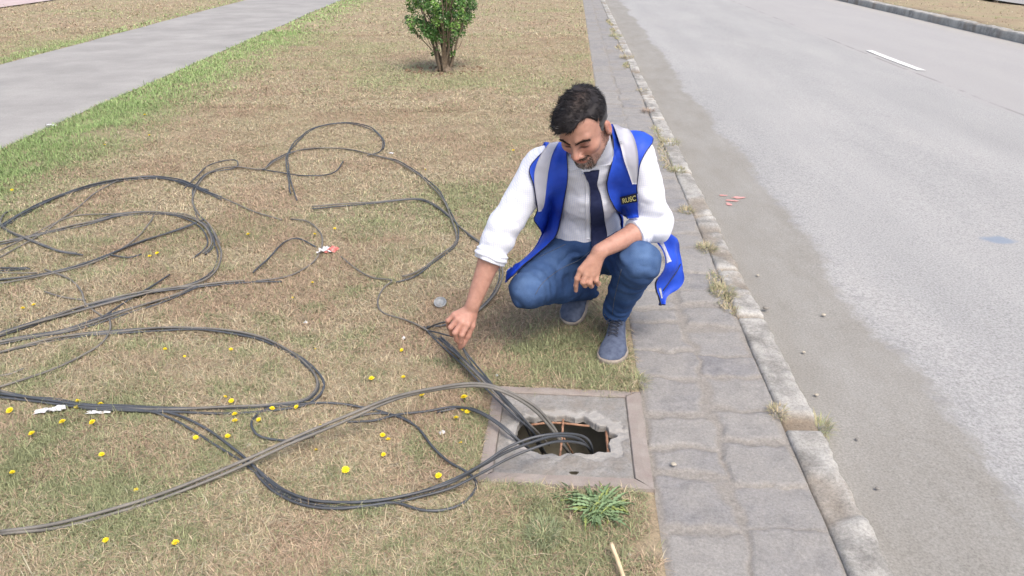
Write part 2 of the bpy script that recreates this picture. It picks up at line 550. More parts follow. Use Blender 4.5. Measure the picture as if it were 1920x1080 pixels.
def pavement():
    xs = axis([(0.304, 0.792, 0.0075)])
    ys = axis([(0.6, 1.3, 0.03), (1.3, 4.5, 0.0085), (4.5, 9, 0.03), (9, 30, 0.15), (30, 200, 3)])
    # joints
    colj = 0.545
    rows = {}
    for c in (0, 1):
        y = 0.55; r = []
        rr = random.Random(5 + c)
        while y < 200:
            r.append(y); y += rr.uniform(0.13, 0.26)
        rows[c] = np.array(r)
    X, Y = np.meshgrid(xs, ys)
    wx = (fbm2(X * 9, Y * 9, 61, 4) - 0.5) * 0.085
    wy = (fbm2(X * 9, Y * 9, 71, 4) - 0.5) * 0.07
    Xw, Yw = X + wx, Y + wy
    c = (Xw > colj).astype(int)
    dmin = np.minimum(np.abs(Xw - colj), np.minimum(np.abs(X - 0.304) + 0.006, np.abs(X - 0.792) + 0.006))
    ids = np.zeros_like(X)
    for k in (0, 1):
        r = rows[k]
        i = np.searchsorted(r, Yw)
        lo = r[np.clip(i - 1, 0, len(r) - 1)]; hi = r[np.clip(i, 0, len(r) - 1)]
        dy = np.minimum(Yw - lo, hi - Yw)
        m = c == k
        dmin = np.where(m, np.minimum(dmin, dy), dmin)
        ids = np.where(m, i * 2 + k, ids)
    jw = 0.001 + 0.022 * sstep(.35, .75, fbm2(X * 5, Y * 5, 81, 3))
    st = sstep(jw * 0.6, jw * 1.5 + 0.006, dmin)
    hid = h2(ids, ids * 0 + 3, 5)
    Z = -0.012 + st * (0.003 + hid * 0.007) + (fbm2(X * 20, Y * 20, 12, 4) - 0.5) * 0.006 + (fbm2(X * 2, Y * 2, 14, 2) - 0.5) * 0.02
    Z = Z + st * ((hid - 0.5) * 0.02 * np.sin(X * 9 + hid * 9) * 0.4)
    C = np.stack([st, h2(ids, ids * 0 + 9, 8), st * 0], -1).reshape(-1, 3)
    tag(mesh_np("pavement", np.stack([X, Y, Z], -1).reshape(-1, 3), grid_faces(len(xs), len(ys)), M['pave'], cols=C), kind="structure")


pavement()


def kerb(x0, x1, top, zroad, name, fine=True, flip=False):
    if fine:
        ys = axis([(0.6, 1.3, 0.04), (1.3, 4.5, 0.010), (4.5, 9, 0.03), (9, 30, 0.15), (30, 200, 4)])
    else:
        ys = axis([(2, 40, 0.12), (40, 200, 4)])
    wd = x1 - x0
    prof = [(0.0, -0.05), (0.02, -0.012), (0.08, 0.0), (0.2, 0), (0.35, 0), (0.5, 0), (0.65, 0), (0.78, 0), (0.88, -0.003), (0.95, -0.012), (1.0, -0.035), (1.0, -0.08), (1.0, zroad - top - 0.03)]
    t = np.array([p[0] for p in prof]); z = np.array([p[1] for p in prof])
    if flip: t = 1 - t[::-1]; z = z[::-1]
    n = len(t)
    Y = np.repeat(ys[:, None], n, 1)
    X = x0 + wd * t[None, :] + 0 * Y
    edge = t[None, :] > 0.6 if not flip else t[None, :] < 0.4
    X = X + np.where(edge, (fbm2(Y * 14, Y * 0 + 3, 21, 5) - 0.5) * 0.030, 0) * (1 if fine else 0.5)
    Zb = top + z[None, :] + (fbm2(X * 16, Y * 16, 41, 4) - 0.5) * 0.014
    joints = np.array([1.32, 2.27, 3.08, 3.62, 4.45, 5.4, 6.3] + list(np.arange(7.2, 200, 0.95)))
    jd = np.min(np.abs(Y[..., None] - joints[None, None]), -1) if len(ys) < 3000 else np.abs(Y * 0 + 1)
    jwid = np.where(np.abs(Y - 2.27) < 0.3, 0.040, 0.011)
    jm = sstep(jwid * 0.8, jwid * 1.3 + 0.008, jd + (fbm2(X * 30, Y * 30, 51, 3) - 0.5) * 0.012)
    crum = sstep(0.40, 0.5, fbm2(X * 3.2, Y * 3.2, 63, 4) + 0.06 * (np.abs(Y - 3.7) > 1.0) + 0.04)
    Zb = Zb + (fbm2(X * 45, Y * 45, 47, 3) - .5) * .008 - (1 - jm) * 0.03 - (1 - crum) * 0.012 * (z[None, :] > -0.02)
    pale = (1 - sstep(0.02, 0.10, jd)) * 0.75 + np.where(edge, 0.35, 0) * sstep(0.45, 0.6, fbm2(Y * 7, X * 7, 33, 3)) + 0.5 * sstep(0.55, 0.7, fbm2(X * 11, Y * 8, 36, 4))
    C = np.stack([jm * (0.45 + 0.55 * crum), np.clip(pale, 0, 1) * jm, jm * 0], -1).reshape(-1, 3)
    o = mesh_np(name, np.stack([X, Y, Zb], -1).reshape(-1, 3), grid_faces(n, len(ys)), M['kerb'], cols=C)
    tag(o, kind="structure")


kerb(0.792, 0.925, 0.0, ZR, "kerb")
kerb(7.82, 8.02, 0.06, ZR, "far_kerb", fine=False, flip=True)


# ------------------------------------------------------------------ grass (countless blades: one object)
def green_mask(x, y):
    pi, po = path_in(y), path_out(y)
    b = sstep(1.5, 0.1, np.abs(x - pi)) * (x > pi) * (0.9 + 0.5 * noise2(x * 2, y * 2, 6)) + sstep(0.8, 0.0, np.abs(po - x)) * (x < po) * 0.8
    g = sstep(0.5, 0.72, fbm2(x * 0.9 + 3, y * 0.9, 2, 4)) * 0.65
    g2 = sstep(0.5, 0.7, fbm2(x * 3.1, y * 3.1, 8, 3)) * 0.35
    def blob(cx, cy, r, a): return a * np.exp(-(((x - cx) ** 2 + (y - cy) ** 2) / r ** 2))
    gg = blob(-0.05, 2.72, 0.27, 0.95) + blob(0.16, 2.47, 0.14, 0.6) + blob(0.12, 1.66, 0.22, 0.7) + blob(-0.15, 1.55, 0.2, 0.5) \
        + blob(-1.25, 1.7, 0.35, 0.4) + blob(-0.45, 2.15, 0.2, 0.35) + blob(-1.9, 9.0, 0.9, 0.5) + blob(0.1, 9, 1.0, 0.35) + blob(-0.6, 4.7, 0.8, 0.35) + blob(-0.5, 1.5, 0.3, 0.2) + blob(-1.5, 2.1, 0.4, 0.1)
    brown = blob(-0.75, 2.5, 0.55, 0.85) + blob(-0.4, 3.6, 0.5, 0.5) + blob(-1.9, 3.2, 0.5, 0.5) + blob(-1.4, 7, 1.6, 0.6) + blob(-2.2, 5.6, 1.1, 0.5) + blob(-0.6, 1.45, 0.25, 0.3)
    near = 0.1 * sstep(3.2, 2.0, y)
    return np.clip(g + g2 + gg + near - brown, 0, 1), np.clip(b, 0, 1)


STRAW = np.array([0.48, 0.405, 0.275]); BROWN = np.array([0.32, 0.24, 0.165]); DULL = np.array([0.265, 0.285, 0.155])
GREY = np.array([0.40, 0.37, 0.27]); BRIGHT = np.array([0.235, 0.33, 0.13]); DRYPINK = np.array([0.43, 0.34, 0.235])


def blades(x, y, z, az, elv, ln, wd, col, curl):
    n = len(x)
    base = np.stack([x, y, z], 1)
    d = np.stack([np.cos(az) * np.cos(elv), np.sin(az) * np.cos(elv), np.sin(elv)], 1)
    side = np.stack([-np.sin(az), np.cos(az), 0 * az], 1)
    mid = base + d * (ln * 0.55)[:, None]
    e2 = elv - curl
    d2 = np.stack([np.cos(az) * np.cos(e2), np.sin(az) * np.cos(e2), np.sin(e2)], 1)
    tip = mid + d2 * (ln * 0.5)[:, None]
    w2 = (wd * 0.5)[:, None]
    V = np.stack([base - side * w2, base + side * w2, mid + side * w2 * 0.8, mid - side * w2 * 0.8, tip], 1).reshape(-1, 3)
    k = np.arange(n)[:, None] * 5
    Q = k + np.array([[0, 1, 2, 3]]); T = k + np.array([[3, 2, 4]])
    return V, Q, T, np.repeat(col, 5, 0)


def make_grass():
    mb = MB()
    def zone(n, xa, xb, ya, yb, ws, ls, power=1.0):
        y = ya + (yb - ya) * rng.random(n) ** power
        t = rng.random(n)
        x0 = xa(y); x = x0 + (xb - x0) * t
        ok = ~((x > CX0 - 0.006) & (x < CX1) & (y > CY0 - 0.006) & (y < CY1))
        on_path = (x < path_in(y) + 0.02 * rng.normal(size=n)) & (x > path_out(y) + 0.02 * rng.normal(size=n))
        ok &= ~on_path
        ok &= ~((x > 0.27 + 0.03 * noise2(y * 9, y * 0, 3)) & (x < 8.05))
        # thin out where bare
        bare = sstep(0.56, 0.7, fbm2(x * 5, y * 5, 44, 3)) * 0.6 + 0.7 * sstep(0.16, 0.28, x) * (y < 1.85) + 0.85 * np.exp(-((x + 1.62) ** 2 + (y - 9.93) ** 2) / 0.12)
        ok &= rng.random(n) > bare
        x, y = x[ok], y[ok]; n = len(x)
        g, b = green_mask(x, y)
        u = rng.random(n)
        cl = sstep(.56, .68, fbm2(x * 7, y * 7, 123, 3)) * sstep(5, 3, y)
        isg = u < (0.12 + 0.75 * g + 0.75 * b + .45 * cl)
        r = rng.random((n, 1))
        tint = fbm2(x * 2.6, y * 2.6, 90, 4)[:, None]
        dry = np.where(r < 0.45, STRAW, np.where(r < 0.68, DRYPINK, np.where(r < 0.86, BROWN, GREY)))
        k_ = 0.55 * sstep(0.45, 0.62, tint); dry = dry * (1 - k_) + np.array([.37, .26, .185]) * k_
        bb = np.clip(b, 0, 1)[:, None] * (rng.random((n, 1)) < 0.85)
        grn = DULL * (1 - bb) + BRIGHT * bb
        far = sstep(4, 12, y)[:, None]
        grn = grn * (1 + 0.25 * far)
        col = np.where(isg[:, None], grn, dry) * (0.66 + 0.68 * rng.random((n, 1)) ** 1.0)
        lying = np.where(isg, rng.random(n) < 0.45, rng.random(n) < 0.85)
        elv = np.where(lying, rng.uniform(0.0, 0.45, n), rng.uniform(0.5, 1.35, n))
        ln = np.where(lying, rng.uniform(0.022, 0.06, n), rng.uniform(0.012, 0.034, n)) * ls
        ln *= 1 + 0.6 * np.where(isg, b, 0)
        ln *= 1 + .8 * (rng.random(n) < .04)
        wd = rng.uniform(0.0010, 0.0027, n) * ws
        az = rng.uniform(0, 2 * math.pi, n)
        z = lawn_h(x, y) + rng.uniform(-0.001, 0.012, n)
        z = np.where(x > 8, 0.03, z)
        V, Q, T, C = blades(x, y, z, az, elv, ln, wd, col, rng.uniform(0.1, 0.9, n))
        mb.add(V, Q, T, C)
    left = lambda y: np.clip(-0.9 - 0.84 * y, -40, 0)
    zone(370000, left, 0.31, 1.15, 2.6, 1.0, 1.0)
    zone(265000, left, 0.31, 2.5, 4.2, 1.3, 1.05)
    zone(230000, left, 0.31, 4.1, 7.5, 1.9, 1.0)
    zone(210000, left, 0.31, 7.3, 14, 3.4, 1.1)
    zone(110000, left, 0.31, 13.5, 30, 8, 1.4)
    zone(9000, lambda y: 0 * y + 8.05, 16, 8, 30, 10, 1.4)
    o = mb.build("grass", M['grass'], smooth=False)
    tag(o, "short dry straw coloured lawn grass mixed with green blades", None, None, "stuff")


make_grass()


# ------------------------------------------------------------------ inspection chamber with broken cover
def make_chamber():
    root = empty("inspection_chamber", ((CX0 + CX1) / 2, (CY0 + CY1) / 2, 0),
                 "square concrete cable chamber with a jagged hole broken through its cover", "manhole")
    fr = NT("chamber_frame_concrete")
    c = fr.ramp(fr.noise(12, 5, 0.65), [(0.3, (0.225, 0.185, 0.168)), (0.55, (0.275, 0.238, 0.218)), (0.75, (0.33, 0.302, 0.28))])
    c = fr.mix(fr.ramp(fr.noise(16, 6, 0.7), [(0.4, (0, 0, 0)), (0.65, (.7, .7, .7))]), c, (0.29, 0.265, 0.235))
    sp = fr.ramp(fr.noise(300, 3, 0.8), [(0.3, (0.85,) * 3), (0.7, (1.15,) * 3)])
    fr.color(fr.mix(1.0, c, sp, 'MULTIPLY')); fr.rough(0.85, 0.25); fr.bump(fr.noise(160, 5, 0.7), 0.3, 0.003)
    sl = NT("chamber_slab_concrete")
    c = sl.ramp(sl.noise(8, 6, 0.7), [(0.3, (0.22, 0.213, 0.20)), (0.55, (0.285, 0.278, 0.265)), (0.75, (0.36, 0.352, 0.335))])
    sp = sl.ramp(sl.noise(120, 5, 0.85), [(0.28, (0.55,) * 3), (0.5, (1,) * 3), (0.75, (1.25,) * 3)])
    c = sl.mix(1.0, c, sp, 'MULTIPLY')
    c = sl.mix(sl.ramp(sl.noise(11, 6, 0.7), [(0.42, (0, 0, 0)), (0.68, (.65, .65, .65))]), c, (0.225, 0.195, 0.165))
    c = sl.mix(sl.attr(), (0.45, 0.44, 0.42), c)
    sl.color(c); sl.rough(0.9, 0.2); sl.bump(sl.noise(120, 6, 0.8), 0.7, 0.006)
    pit = simple("pit_wall_render", (0.27, 0.25, 0.19), (0.42, 0.39, 0.31), 9, 0.95, 0.4)
    rust = simple("rusty_steel", (0.22, 0.11, 0.065), (0.40, 0.24, 0.16), 60, 0.85, 0.4)
    # frame: four mitred bars, slightly tapered worn edges
    fw_ = 0.052
    o0 = np.array([[CX0, CY0], [CX1, CY0], [CX1, CY1], [CX0, CY1]])
    i0 = np.array([[CX0 + fw_ * 0.9, CY0 + fw_ * 0.95], [CX1 - fw_ * 1.15, CY0 + fw_ * 0.95], [CX1 - fw_ * 1.15, CY1 - fw_ * 0.75], [CX0 + fw_ * 0.9, CY1 - fw_ * 0.75]])
    mb = MB()
    for k in range(4):
        a, b = o0[k], o0[(k + 1) % 4]; ia, ib = i0[k], i0[(k + 1) % 4]
        n = 30; t = np.linspace(0, 1, n)[:, None]
        jit = lambda s, am: (fbm2(t[:, 0] * 14, t[:, 0] * 0 + k * 7 + s, 3, 4) - 0.5)[:, None] * am
        d = np.array([ia - a]).mean(0)
        nrm = np.array([-(b - a)[1], (b - a)[0]]); nrm = nrm / np.linalg.norm(nrm)
        O = a + (b - a) * t + nrm * jit(0, 0.008) * np.sin(t * math.pi)
        I = ia + (ib - ia) * t + nrm * jit(1, 0.004) * np.sin(t * math.pi)
        tops = [O, O + nrm * 0.004, O * 0.5 + I * 0.5, I - nrm * 0.003, I]
        zz = [-0.012, 0.008, 0.010, 0.009, 0.004]
        rows = [np.hstack([O, np.full((n, 1), -0.08)])] + [np.hstack([p, np.full((n, 1), z) + jit(3 + i, 0.004)]) for i, (p, z) in enumerate(zip(tops, zz))] + [np.hstack([I, np.full((n, 1), -0.06)])]
        V = np.stack(rows, 0).reshape(-1, 3)
        mb.add(V, grid_faces(n, len(rows)))
    mb.build("frame", fr.m, root, smooth=False)
    # slab with a broken star shaped hole
    hp = [(970, 800), (975, 788), (990, 779), (1005, 783), (1022, 776), (1040, 780), (1060, 777), (1078, 784), (1095, 779), (1112, 792), (1122, 798), (1137, 798), (1143, 808),
          (1155, 812), (1159, 818), (1147, 823), (1141, 831), (1143, 847), (1122, 846), (1105, 852), (1085, 849), (1064, 848), (1050, 854), (1036, 848), (1018, 852), (1000, 845), (985, 838), (972, 832), (967, 818)]
    hole = np.array([G(x, y, 0.0)[:2] for x, y in hp])
    # slab outline
    hc = np.array([G(1062, 815)[0], G(1062, 815)[1]])
    ang = np.arctan2(hole[:, 1] - hc[1], hole[:, 0] - hc[0])
    rad = np.hypot(hole[:, 0] - hc[0], hole[:, 1] - hc[1])
    o_ = np.argsort(ang); ang = ang[o_]; rad = rad[o_]
    N = 420
    th = np.linspace(-math.pi, math.pi, N, endpoint=False)
    r_in = np.interp(th, np.concatenate([ang - 2 * math.pi, ang, ang + 2 * math.pi]), np.tile(rad, 3))
    r_in = r_in + (fbm2(np.cos(th) * 9 + 20, np.sin(th) * 9 + 20, 5, 5) - 0.5) * 0.012
    bx0, bx1, by0, by1 = i0[0][0] + 0.0005, i0[1][0] - 0.0005, i0[0][1] + 0.0005, i0[2][1] - 0.0005
    cs, sn = np.cos(th), np.sin(th)
    tx = np.where(cs > 0, (bx1 - hc[0]) / np.maximum(cs, 1e-6), (bx0 - hc[0]) / np.minimum(cs, -1e-6))
    ty = np.where(sn > 0, (by1 - hc[1]) / np.maximum(sn, 1e-6), (by0 - hc[1]) / np.minimum(sn, -1e-6))
    r_out = np.minimum(tx, ty)
    fr_ = [0.0, 0.012] + list(np.linspace(0.03, 0.97, 34)) + [1.0]
    rows, cc = [], []
    def pt(r, z): return np.stack([hc[0] + cs * r, hc[1] + sn * r, z], 1)
    rows.append(pt(r_in - 0.002, np.full(N, -0.026))); cc.append(np.full(N, 1.0))
    rows.append(pt(r_in + 0.004 * noise2(th * 14, th * 0, 5), np.full(N, -0.016))); cc.append(np.full(N, 0.9))
    for f in fr_:
        r = r_in + (r_out - r_in) * f
        x, y = hc[0] + cs * r, hc[1] + sn * r
        chip = sstep(0.012, 0.0, (r - r_in) - (0.055 * fbm2(x * 22, y * 22, 77, 4) - 0.012 + 0.03 * (np.abs(th) < 1.0)))
        z = 0.003 + (fbm2(x * 40, y * 40, 8, 4) - 0.5) * 0.006 - 0.005 * chip * (0.2 + fbm2(x * 60, y * 60, 13, 3)) - (0.006 if f == 0 else 0) - 0.003 * (f > 0.985)
        rows.append(pt(r, z)); cc.append(1.0 - 0.45 * chip)
    V = np.stack(rows, 0).reshape(-1, 3); n = len(rows)
    idx = np.arange(n * N).reshape(n, N)
    Q = np.stack([idx[:-1], np.roll(idx[:-1], -1, 1), np.roll(idx[1:], -1, 1), idx[1:]], -1).reshape(-1, 4)[:, ::-1]
    slab = mesh_np("slab", V, Q, sl.m, root, cols=np.concatenate(cc))
    # lifting slot cut through the slab
    sp_ = G(1076, 888)
    me = bpy.data.meshes.new("cut"); 
    cvb = MB(); nn = 18
    a = np.linspace(0, 2 * math.pi, nn, endpoint=False)
    ring = np.stack([sp_[0] + 0.015 * np.cos(a) * (1 + 0.15 * np.sin(3 * a)), sp_[1] + 0.009 * np.sin(a) * (1 + 0.15 * np.cos(2 * a))], 1)
    Vt = np.vstack([np.hstack([ring, np.full((nn, 1), 0.05)]), np.hstack([ring, np.full((nn, 1), -0.09)]), [[sp_[0], sp_[1], 0.05]], [[sp_[0], sp_[1], -0.09]]])
    k = np.arange(nn); k2 = (k + 1) % nn
    cut = mesh_np("cut", Vt, [np.stack([k, k + nn, k2 + nn, k2], 1), np.vstack([np.stack([k, k2, k * 0 + 2 * nn], 1), np.stack([k2 + nn, k + nn, k * 0 + 2 * nn + 1], 1)])], sl.m, root, smooth=False)
    md = slab.modifiers.new("b", 'BOOLEAN'); md.object = cut; md.operation = 'DIFFERENCE'; md.solver = 'EXACT'
    bpy.context.view_layer.update()
    dg = bpy.context.evaluated_depsgraph_get()
    nm = bpy.data.meshes.new_from_object(slab.evaluated_get(dg))
    slab.modifiers.clear()
    if len(nm.polygons) > 2000: slab.data = nm
    bpy.data.objects.remove(cut)
    # pit
    mb = MB()
    x0, x1, y0, y1, zt, zb = CX0 + 0.028, CX1 - 0.028, CY0 + 0.028, CY1 - 0.028, -0.064, -0.62
    def wall(p, q, n=20, m=18):
        t, s = np.meshgrid(np.linspace(0, 1, n), np.linspace(0, 1, m))
        x = p[0] + (q[0] - p[0]) * t; y = p[1] + (q[1] - p[1]) * t; z = zt + (zb - zt) * s
        mb.add(np.stack([x, y, z], -1).reshape(-1, 3), grid_faces(n, m))
    wall((x0, y0), (x1, y0)); wall((x1, y0), (x1, y1)); wall((x1, y1), (x0, y1)); wall((x0, y1), (x0, y0))
    X, Y = np.meshgrid(np.linspace(x0, x1, 24), np.linspace(y0, y1, 24))
    mb.add(np.stack([X, Y, zb + 0.05 * fbm2(X * 12, Y * 12, 6)], -1).reshape(-1, 3), grid_faces(24, 24))
    mb.build("pit_lining", pit, root)
    # reinforcement bars
    def bar(pts, r=0.0042):
        p = catmull(pts, 0.01); p = p + (rng.random(p.shape) - 0.5) * 0.0012
        b = MB(); b.tube(p, r * (1 + 0.12 * np.sin(np.arange(len(p)) * 2.1)), 8); b.build("reinforcing_bar", rust, root)
    bar([G(1057, 772, -0.022), G(1054, 815, -0.022), G(1050, 858, -0.022)])
    bar([G(983, 798, -0.024), G(1040, 793, -0.024), G(1105, 799, -0.024)])
    bar([G(1136, 795, -0.024), G(1138, 822, -0.024), G(1141, 856, -0.024)], 0.005)
    bar([G(1058, 822, -0.035), G(1075, 852, -0.16)], 0.003)


make_chamber()


# ------------------------------------------------------------------ cables
def zc(x, y):
    z = lawn_h(np.array([x]), np.array([y]))[0]
    if CX0 < x < CX1 and CY0 < y < CY1: z = 0.010
    return z


def cable(pts, n=1, mat='d', spread=0.012, label="", group=None, r=0.0048, lift=0.021):
    """pts: (px, py) lying on the lawn or (px, py, z) raised"""
    for s in range(n):
        W = []
        for p in pts:
            z = p[2] if len(p) > 2 else None
            if z is None:
                g = G(p[0], p[1], lift)
                zz = zc(g[0], g[1]) + lift
                g = G(p[0], p[1], zz)
            else:
                g = G(p[0], p[1], z)
            W.append(g)
        C = catmull(W, 0.02)
        ln = np.concatenate([[0], np.cumsum(np.linalg.norm(np.diff(C, axis=0), axis=1))])
        T = np.gradient(C, axis=0); T /= np.linalg.norm(T, axis=1)[:, None] + 1e-9
        side = np.stack([-T[:, 1], T[:, 0], 0 * T[:, 0]], 1)
        sd_ = rng.integers(0, 9999)
        off = (s - (n - 1) / 2) * spread * (0.6 + 0.8 * noise2(ln * 1.7, ln * 0 + sd_, 4)) + (fbm2(ln * 2.3, ln * 0 + sd_ + 7, 3, 2) - 0.5) * spread * (2.2 if n > 1 else 0.8)
        C = C + side * off[:, None]
        if n > 1:
            a_, b_ = 0, len(C)
            if pts[0][0] > 20: a_ = int(rng.integers(0, 7) * (s > 0))
            if pts[-1][0] > 20 and len(pts[-1]) < 3: b_ -= int(rng.integers(0, min(16, len(C) // 5 + 1)) * (s > 0))
            C = C[a_:b_]; ln = ln[a_:b_]
        C[:, 2] += (s % 2) * r * 1.2 + (noise2(ln * 5, ln * 0 + sd_, 2) - 0.5) * 0.010
        root = C.mean(0); root = C[0].copy()
        mb = MB(); mb.tube(C, r * (0.92 + 0.16 * ((s * 37) % 5) / 5), 7)
        o = mb.build("cable", M['cable_' + ('d' if (mat == 'd' or (mat == 'm' and s % 2 == 0)) else 'g')], loc=tuple(C[0]))
        tag(o, label, "cable", group or "loose communication cables on the lawn")


gA = "pale cables sweeping up over the chamber"
cable([(0, 1005), (100, 990), (230, 955), (340, 918, 0.02), (460, 870, 0.04), (560, 825, 0.07), (650, 785, 0.10), (740, 748, 0.13), (830, 727, 0.15), (900, 722, 0.15), (950, 735, 0.14),
       (1000, 762, 0.10), (1035, 800, 0.03), (1058, 838, -0.06), (1075, 862, -0.2)], 2, 'g', 0.010,
      "dusty grey cable arching from the bottom left corner over into the broken cover", gA, 0.0056)
cable([(0, 742), (40, 748), (100, 757), (160, 765), (230, 767), (285, 770), (330, 783), (370, 803), (420, 835), (455, 858), (485, 885), (530, 922), (580, 942), (640, 948), (700, 946), (760, 935),
       (840, 913, 0.03), (900, 882, 0.07), (950, 856, 0.10), (1000, 838, 0.11), (1045, 826, 0.10), (1090, 830, 0.05), (1110, 850, -0.06), (1112, 870, -0.2)], 2, 'd', 0.014,
      "black cable curving below the yellow flowers and rising into the broken cover", "black cables in the big lower bundle")
cable([(485, 885), (520, 915), (570, 938), (640, 944), (700, 941), (770, 930), (840, 905, 0.04), (900, 875, 0.09), (950, 842, 0.13), (1000, 822, 0.15), (1050, 815, 0.14), (1090, 819, 0.09), (1107, 833, 0.03), (1112, 858, -0.08), (1108, 880, -0.2)], 1, 'd', 0.01,
      "uppermost black cable arching over the rusty bar of the broken cover")
cable([(500, 764), (605, 754), (680, 762), (740, 778), (780, 800), (810, 838), (840, 866), (875, 885), (893, 903), (888, 922), (865, 945), (830, 957), (790, 957), (740, 944), (690, 950), (630, 955), (570, 948), (520, 925), (488, 895), (480, 880)], 1, 'd', 0.01,
      "black cable making a small loop left of the concrete chamber frame")
cable([(0, 660), (80, 640), (150, 628), (220, 623), (300, 618), (380, 617), (440, 625), (500, 640), (550, 665), (585, 695), (598, 720), (590, 740), (565, 755), (500, 763), (420, 766), (300, 767), (230, 765), (160, 763), (100, 752), (50, 748), (0, 735)], 3, 'm', 0.012,
      "cable of the wide oval loop at middle left, above the yellow flowers", "cables of the wide oval loop at middle left")
gE = "black cables running from the hand to the broken cover"
cable([(640, 480), (670, 505), (700, 522), (735, 527), (720, 540), (709, 562), (716, 583), (760, 600), (800, 620), (840, 652), (880, 690, 0.05), (915, 725, 0.06), (960, 765, 0.04), (1000, 803, -0.03), (1030, 835, -0.14)], 1, 'g', 0.01,
      "grey cable from the red and white wrapper past the hand into the broken cover", gE, 0.0044)
cable([(800, 612), (815, 630), (845, 658), (880, 692, 0.05), (915, 724, 0.06), (957, 765, 0.04), (995, 805, -0.03), (1020, 850, -0.18)], 3, 'd', 0.011,
      "black cable in the straight bundle below the hand, entering the broken cover", gE, 0.0044)
cable([(800, 614), (818, 609, 0.07), (842, 607, 0.13), (858, 632, 0.13), (868, 652, 0.10), (888, 680, 0.05), (915, 712, 0.06), (945, 748, 0.06), (980, 790, 0.0), (1000, 830, -0.14)], 1, 'd', 0.005,
      "thin black cable held up between the fingertips of the crouching man", None, 0.0042)
cable([(800, 618), (830, 625, 0.05), (858, 634, 0.11), (866, 650, 0.10), (884, 684, 0.045), (908, 714, 0.055)], 1, 'd', 0.005,
      "short thin black cable pinched with another under the man's hand", None, 0.0038)
cable([(740, 527), (780, 515), (820, 485), (853, 460), (858, 440), (848, 408), (835, 380), (815, 352), (785, 325), (745, 303), (700, 290), (650, 280), (600, 278), (550, 285), (512, 303), (490, 318), (440, 313), (400, 320), (370, 345), (362, 375), (370, 405), (390, 425), (408, 455), (413, 480), (398, 512), (365, 532), (300, 546), (230, 562), (160, 580), (80, 602), (0, 628)], 2, 'm', 0.013,
      "long cable looping from near the wrapper through the upper lawn to the left edge", "long cables looping over the upper lawn")
cable([(552, 375), (545, 348), (537, 312), (541, 288), (560, 260), (592, 240), (640, 231), (682, 236), (708, 249), (718, 268), (712, 285), (690, 292)], 2, 'd', 0.012,
      "black cable forming the topmost round loop on the lawn", "cables of the topmost round loop")
cable([(585, 390), (640, 385), (700, 382), (755, 376), (790, 376), (822, 391), (850, 415), (872, 437), (900, 456), (925, 475), (937, 505), (933, 535), (912, 568), (880, 595), (835, 612), (800, 615)], 2, 'm', 0.012,
      "cable passing behind the man's bare forearm and round to the bundle", "cables passing behind the forearm")
cable([(490, 318), (530, 325), (575, 329), (608, 329), (630, 321), (643, 303)], 1, 'd', 0.01, "short black cable end hooked up inside the topmost loop")
cable([(0, 427), (40, 402), (90, 377), (150, 354), (210, 340), (280, 333), (330, 338), (360, 349), (400, 364), (420, 373)], 4, 'd', 0.012,
      "black cable in the thick arching bundle at upper left", "black cables of the thick arch at upper left")
cable([(330, 338), (370, 352), (410, 369), (450, 385), (490, 402), (528, 412)], 1, 'g', 0.01, "thin grey cable running right from the thick arch at upper left")
cable([(25, 393), (8, 402), (2, 420), (20, 435), (60, 452), (110, 470), (158, 478)], 2, 'm', 0.008, "short cable hooked under the left end of the thick arch", "short hooked cables at the left edge")
cable([(-10, 487), (60, 450), (110, 415), (150, 385), (180, 360), (222, 338)], 1, 'g', 0.01, "pale grey cable slanting up from the left edge to the thick arch")
cable([(345, 352), (370, 330), (390, 311), (418, 302), (443, 301), (446, 312), (432, 318), (400, 322), (375, 335)], 1, 'd', 0.01, "small black cable curl at the right end of the thick arch")
gI = "cables of the crossed loops at left"
cable([(-10, 458), (60, 442), (110, 430), (180, 415), (230, 403), (290, 400), (340, 406), (378, 422), (395, 448), (390, 466), (368, 484)], 3, 'm', 0.014, "cable on the far side of the crossed loops at left", gI)
cable([(0, 470), (60, 440), (130, 408), (200, 402), (290, 398), (350, 402), (392, 425), (412, 455)], 1, 'g', 0.013, "pale grey cable along the top of the crossed loops at left")
cable([(290, 400), (283, 418), (255, 447), (212, 476), (160, 498), (80, 518), (-10, 532)], 1, 'g', 0.013, "pale cable turning back sharply inside the crossed loops at left")
cable([(385, 412), (350, 425), (290, 445), (240, 463), (200, 480), (140, 500), (80, 514), (-10, 527)], 2, 'd', 0.011, "black cable on the near side of the crossed loops at left", gI + " near side")
cable([(205, 478), (240, 483), (265, 477)], 1, 'd', 0.01, "very short black cable stub below the crossed loops")
cable([(-10, 505), (25, 505), (58, 504)], 2, 'd', 0.010, "thick black cable end poking in at the left edge", "cable ends poking in at the left edge")
cable([(-10, 512), (30, 512), (70, 511)], 1, 'g', 0.010, "grey cable end just below the black ones at the left edge")
cable([(85, 505), (130, 523), (153, 545), (160, 568), (178, 583), (205, 598)], 1, 'g', 0.01, "grey cable bending down between the crossed loops and the long straight ones")
cable([(85, 545), (120, 556), (160, 562)], 1, 'g', 0.01, "short pale cable piece lying left of the long straight cables")
gJ = "long nearly straight cables across the left lawn"
cable([(-10, 632), (80, 602), (180, 570), (280, 548), (380, 535), (480, 525), (530, 524)], 3, 'm', 0.012, "long nearly straight cable reaching from the left edge toward the wrapper", gJ)
cable([(480, 527), (530, 520), (562, 508), (592, 487), (604, 460), (600, 435), (578, 417), (545, 411)], 1, 'g', 0.01, "grey cable curling up just left of the red and white wrapper")
cable([(475, 512), (500, 487), (532, 455), (560, 447), (592, 462)], 1, 'd', 0.01, "dark cable arching left of the red and white wrapper")
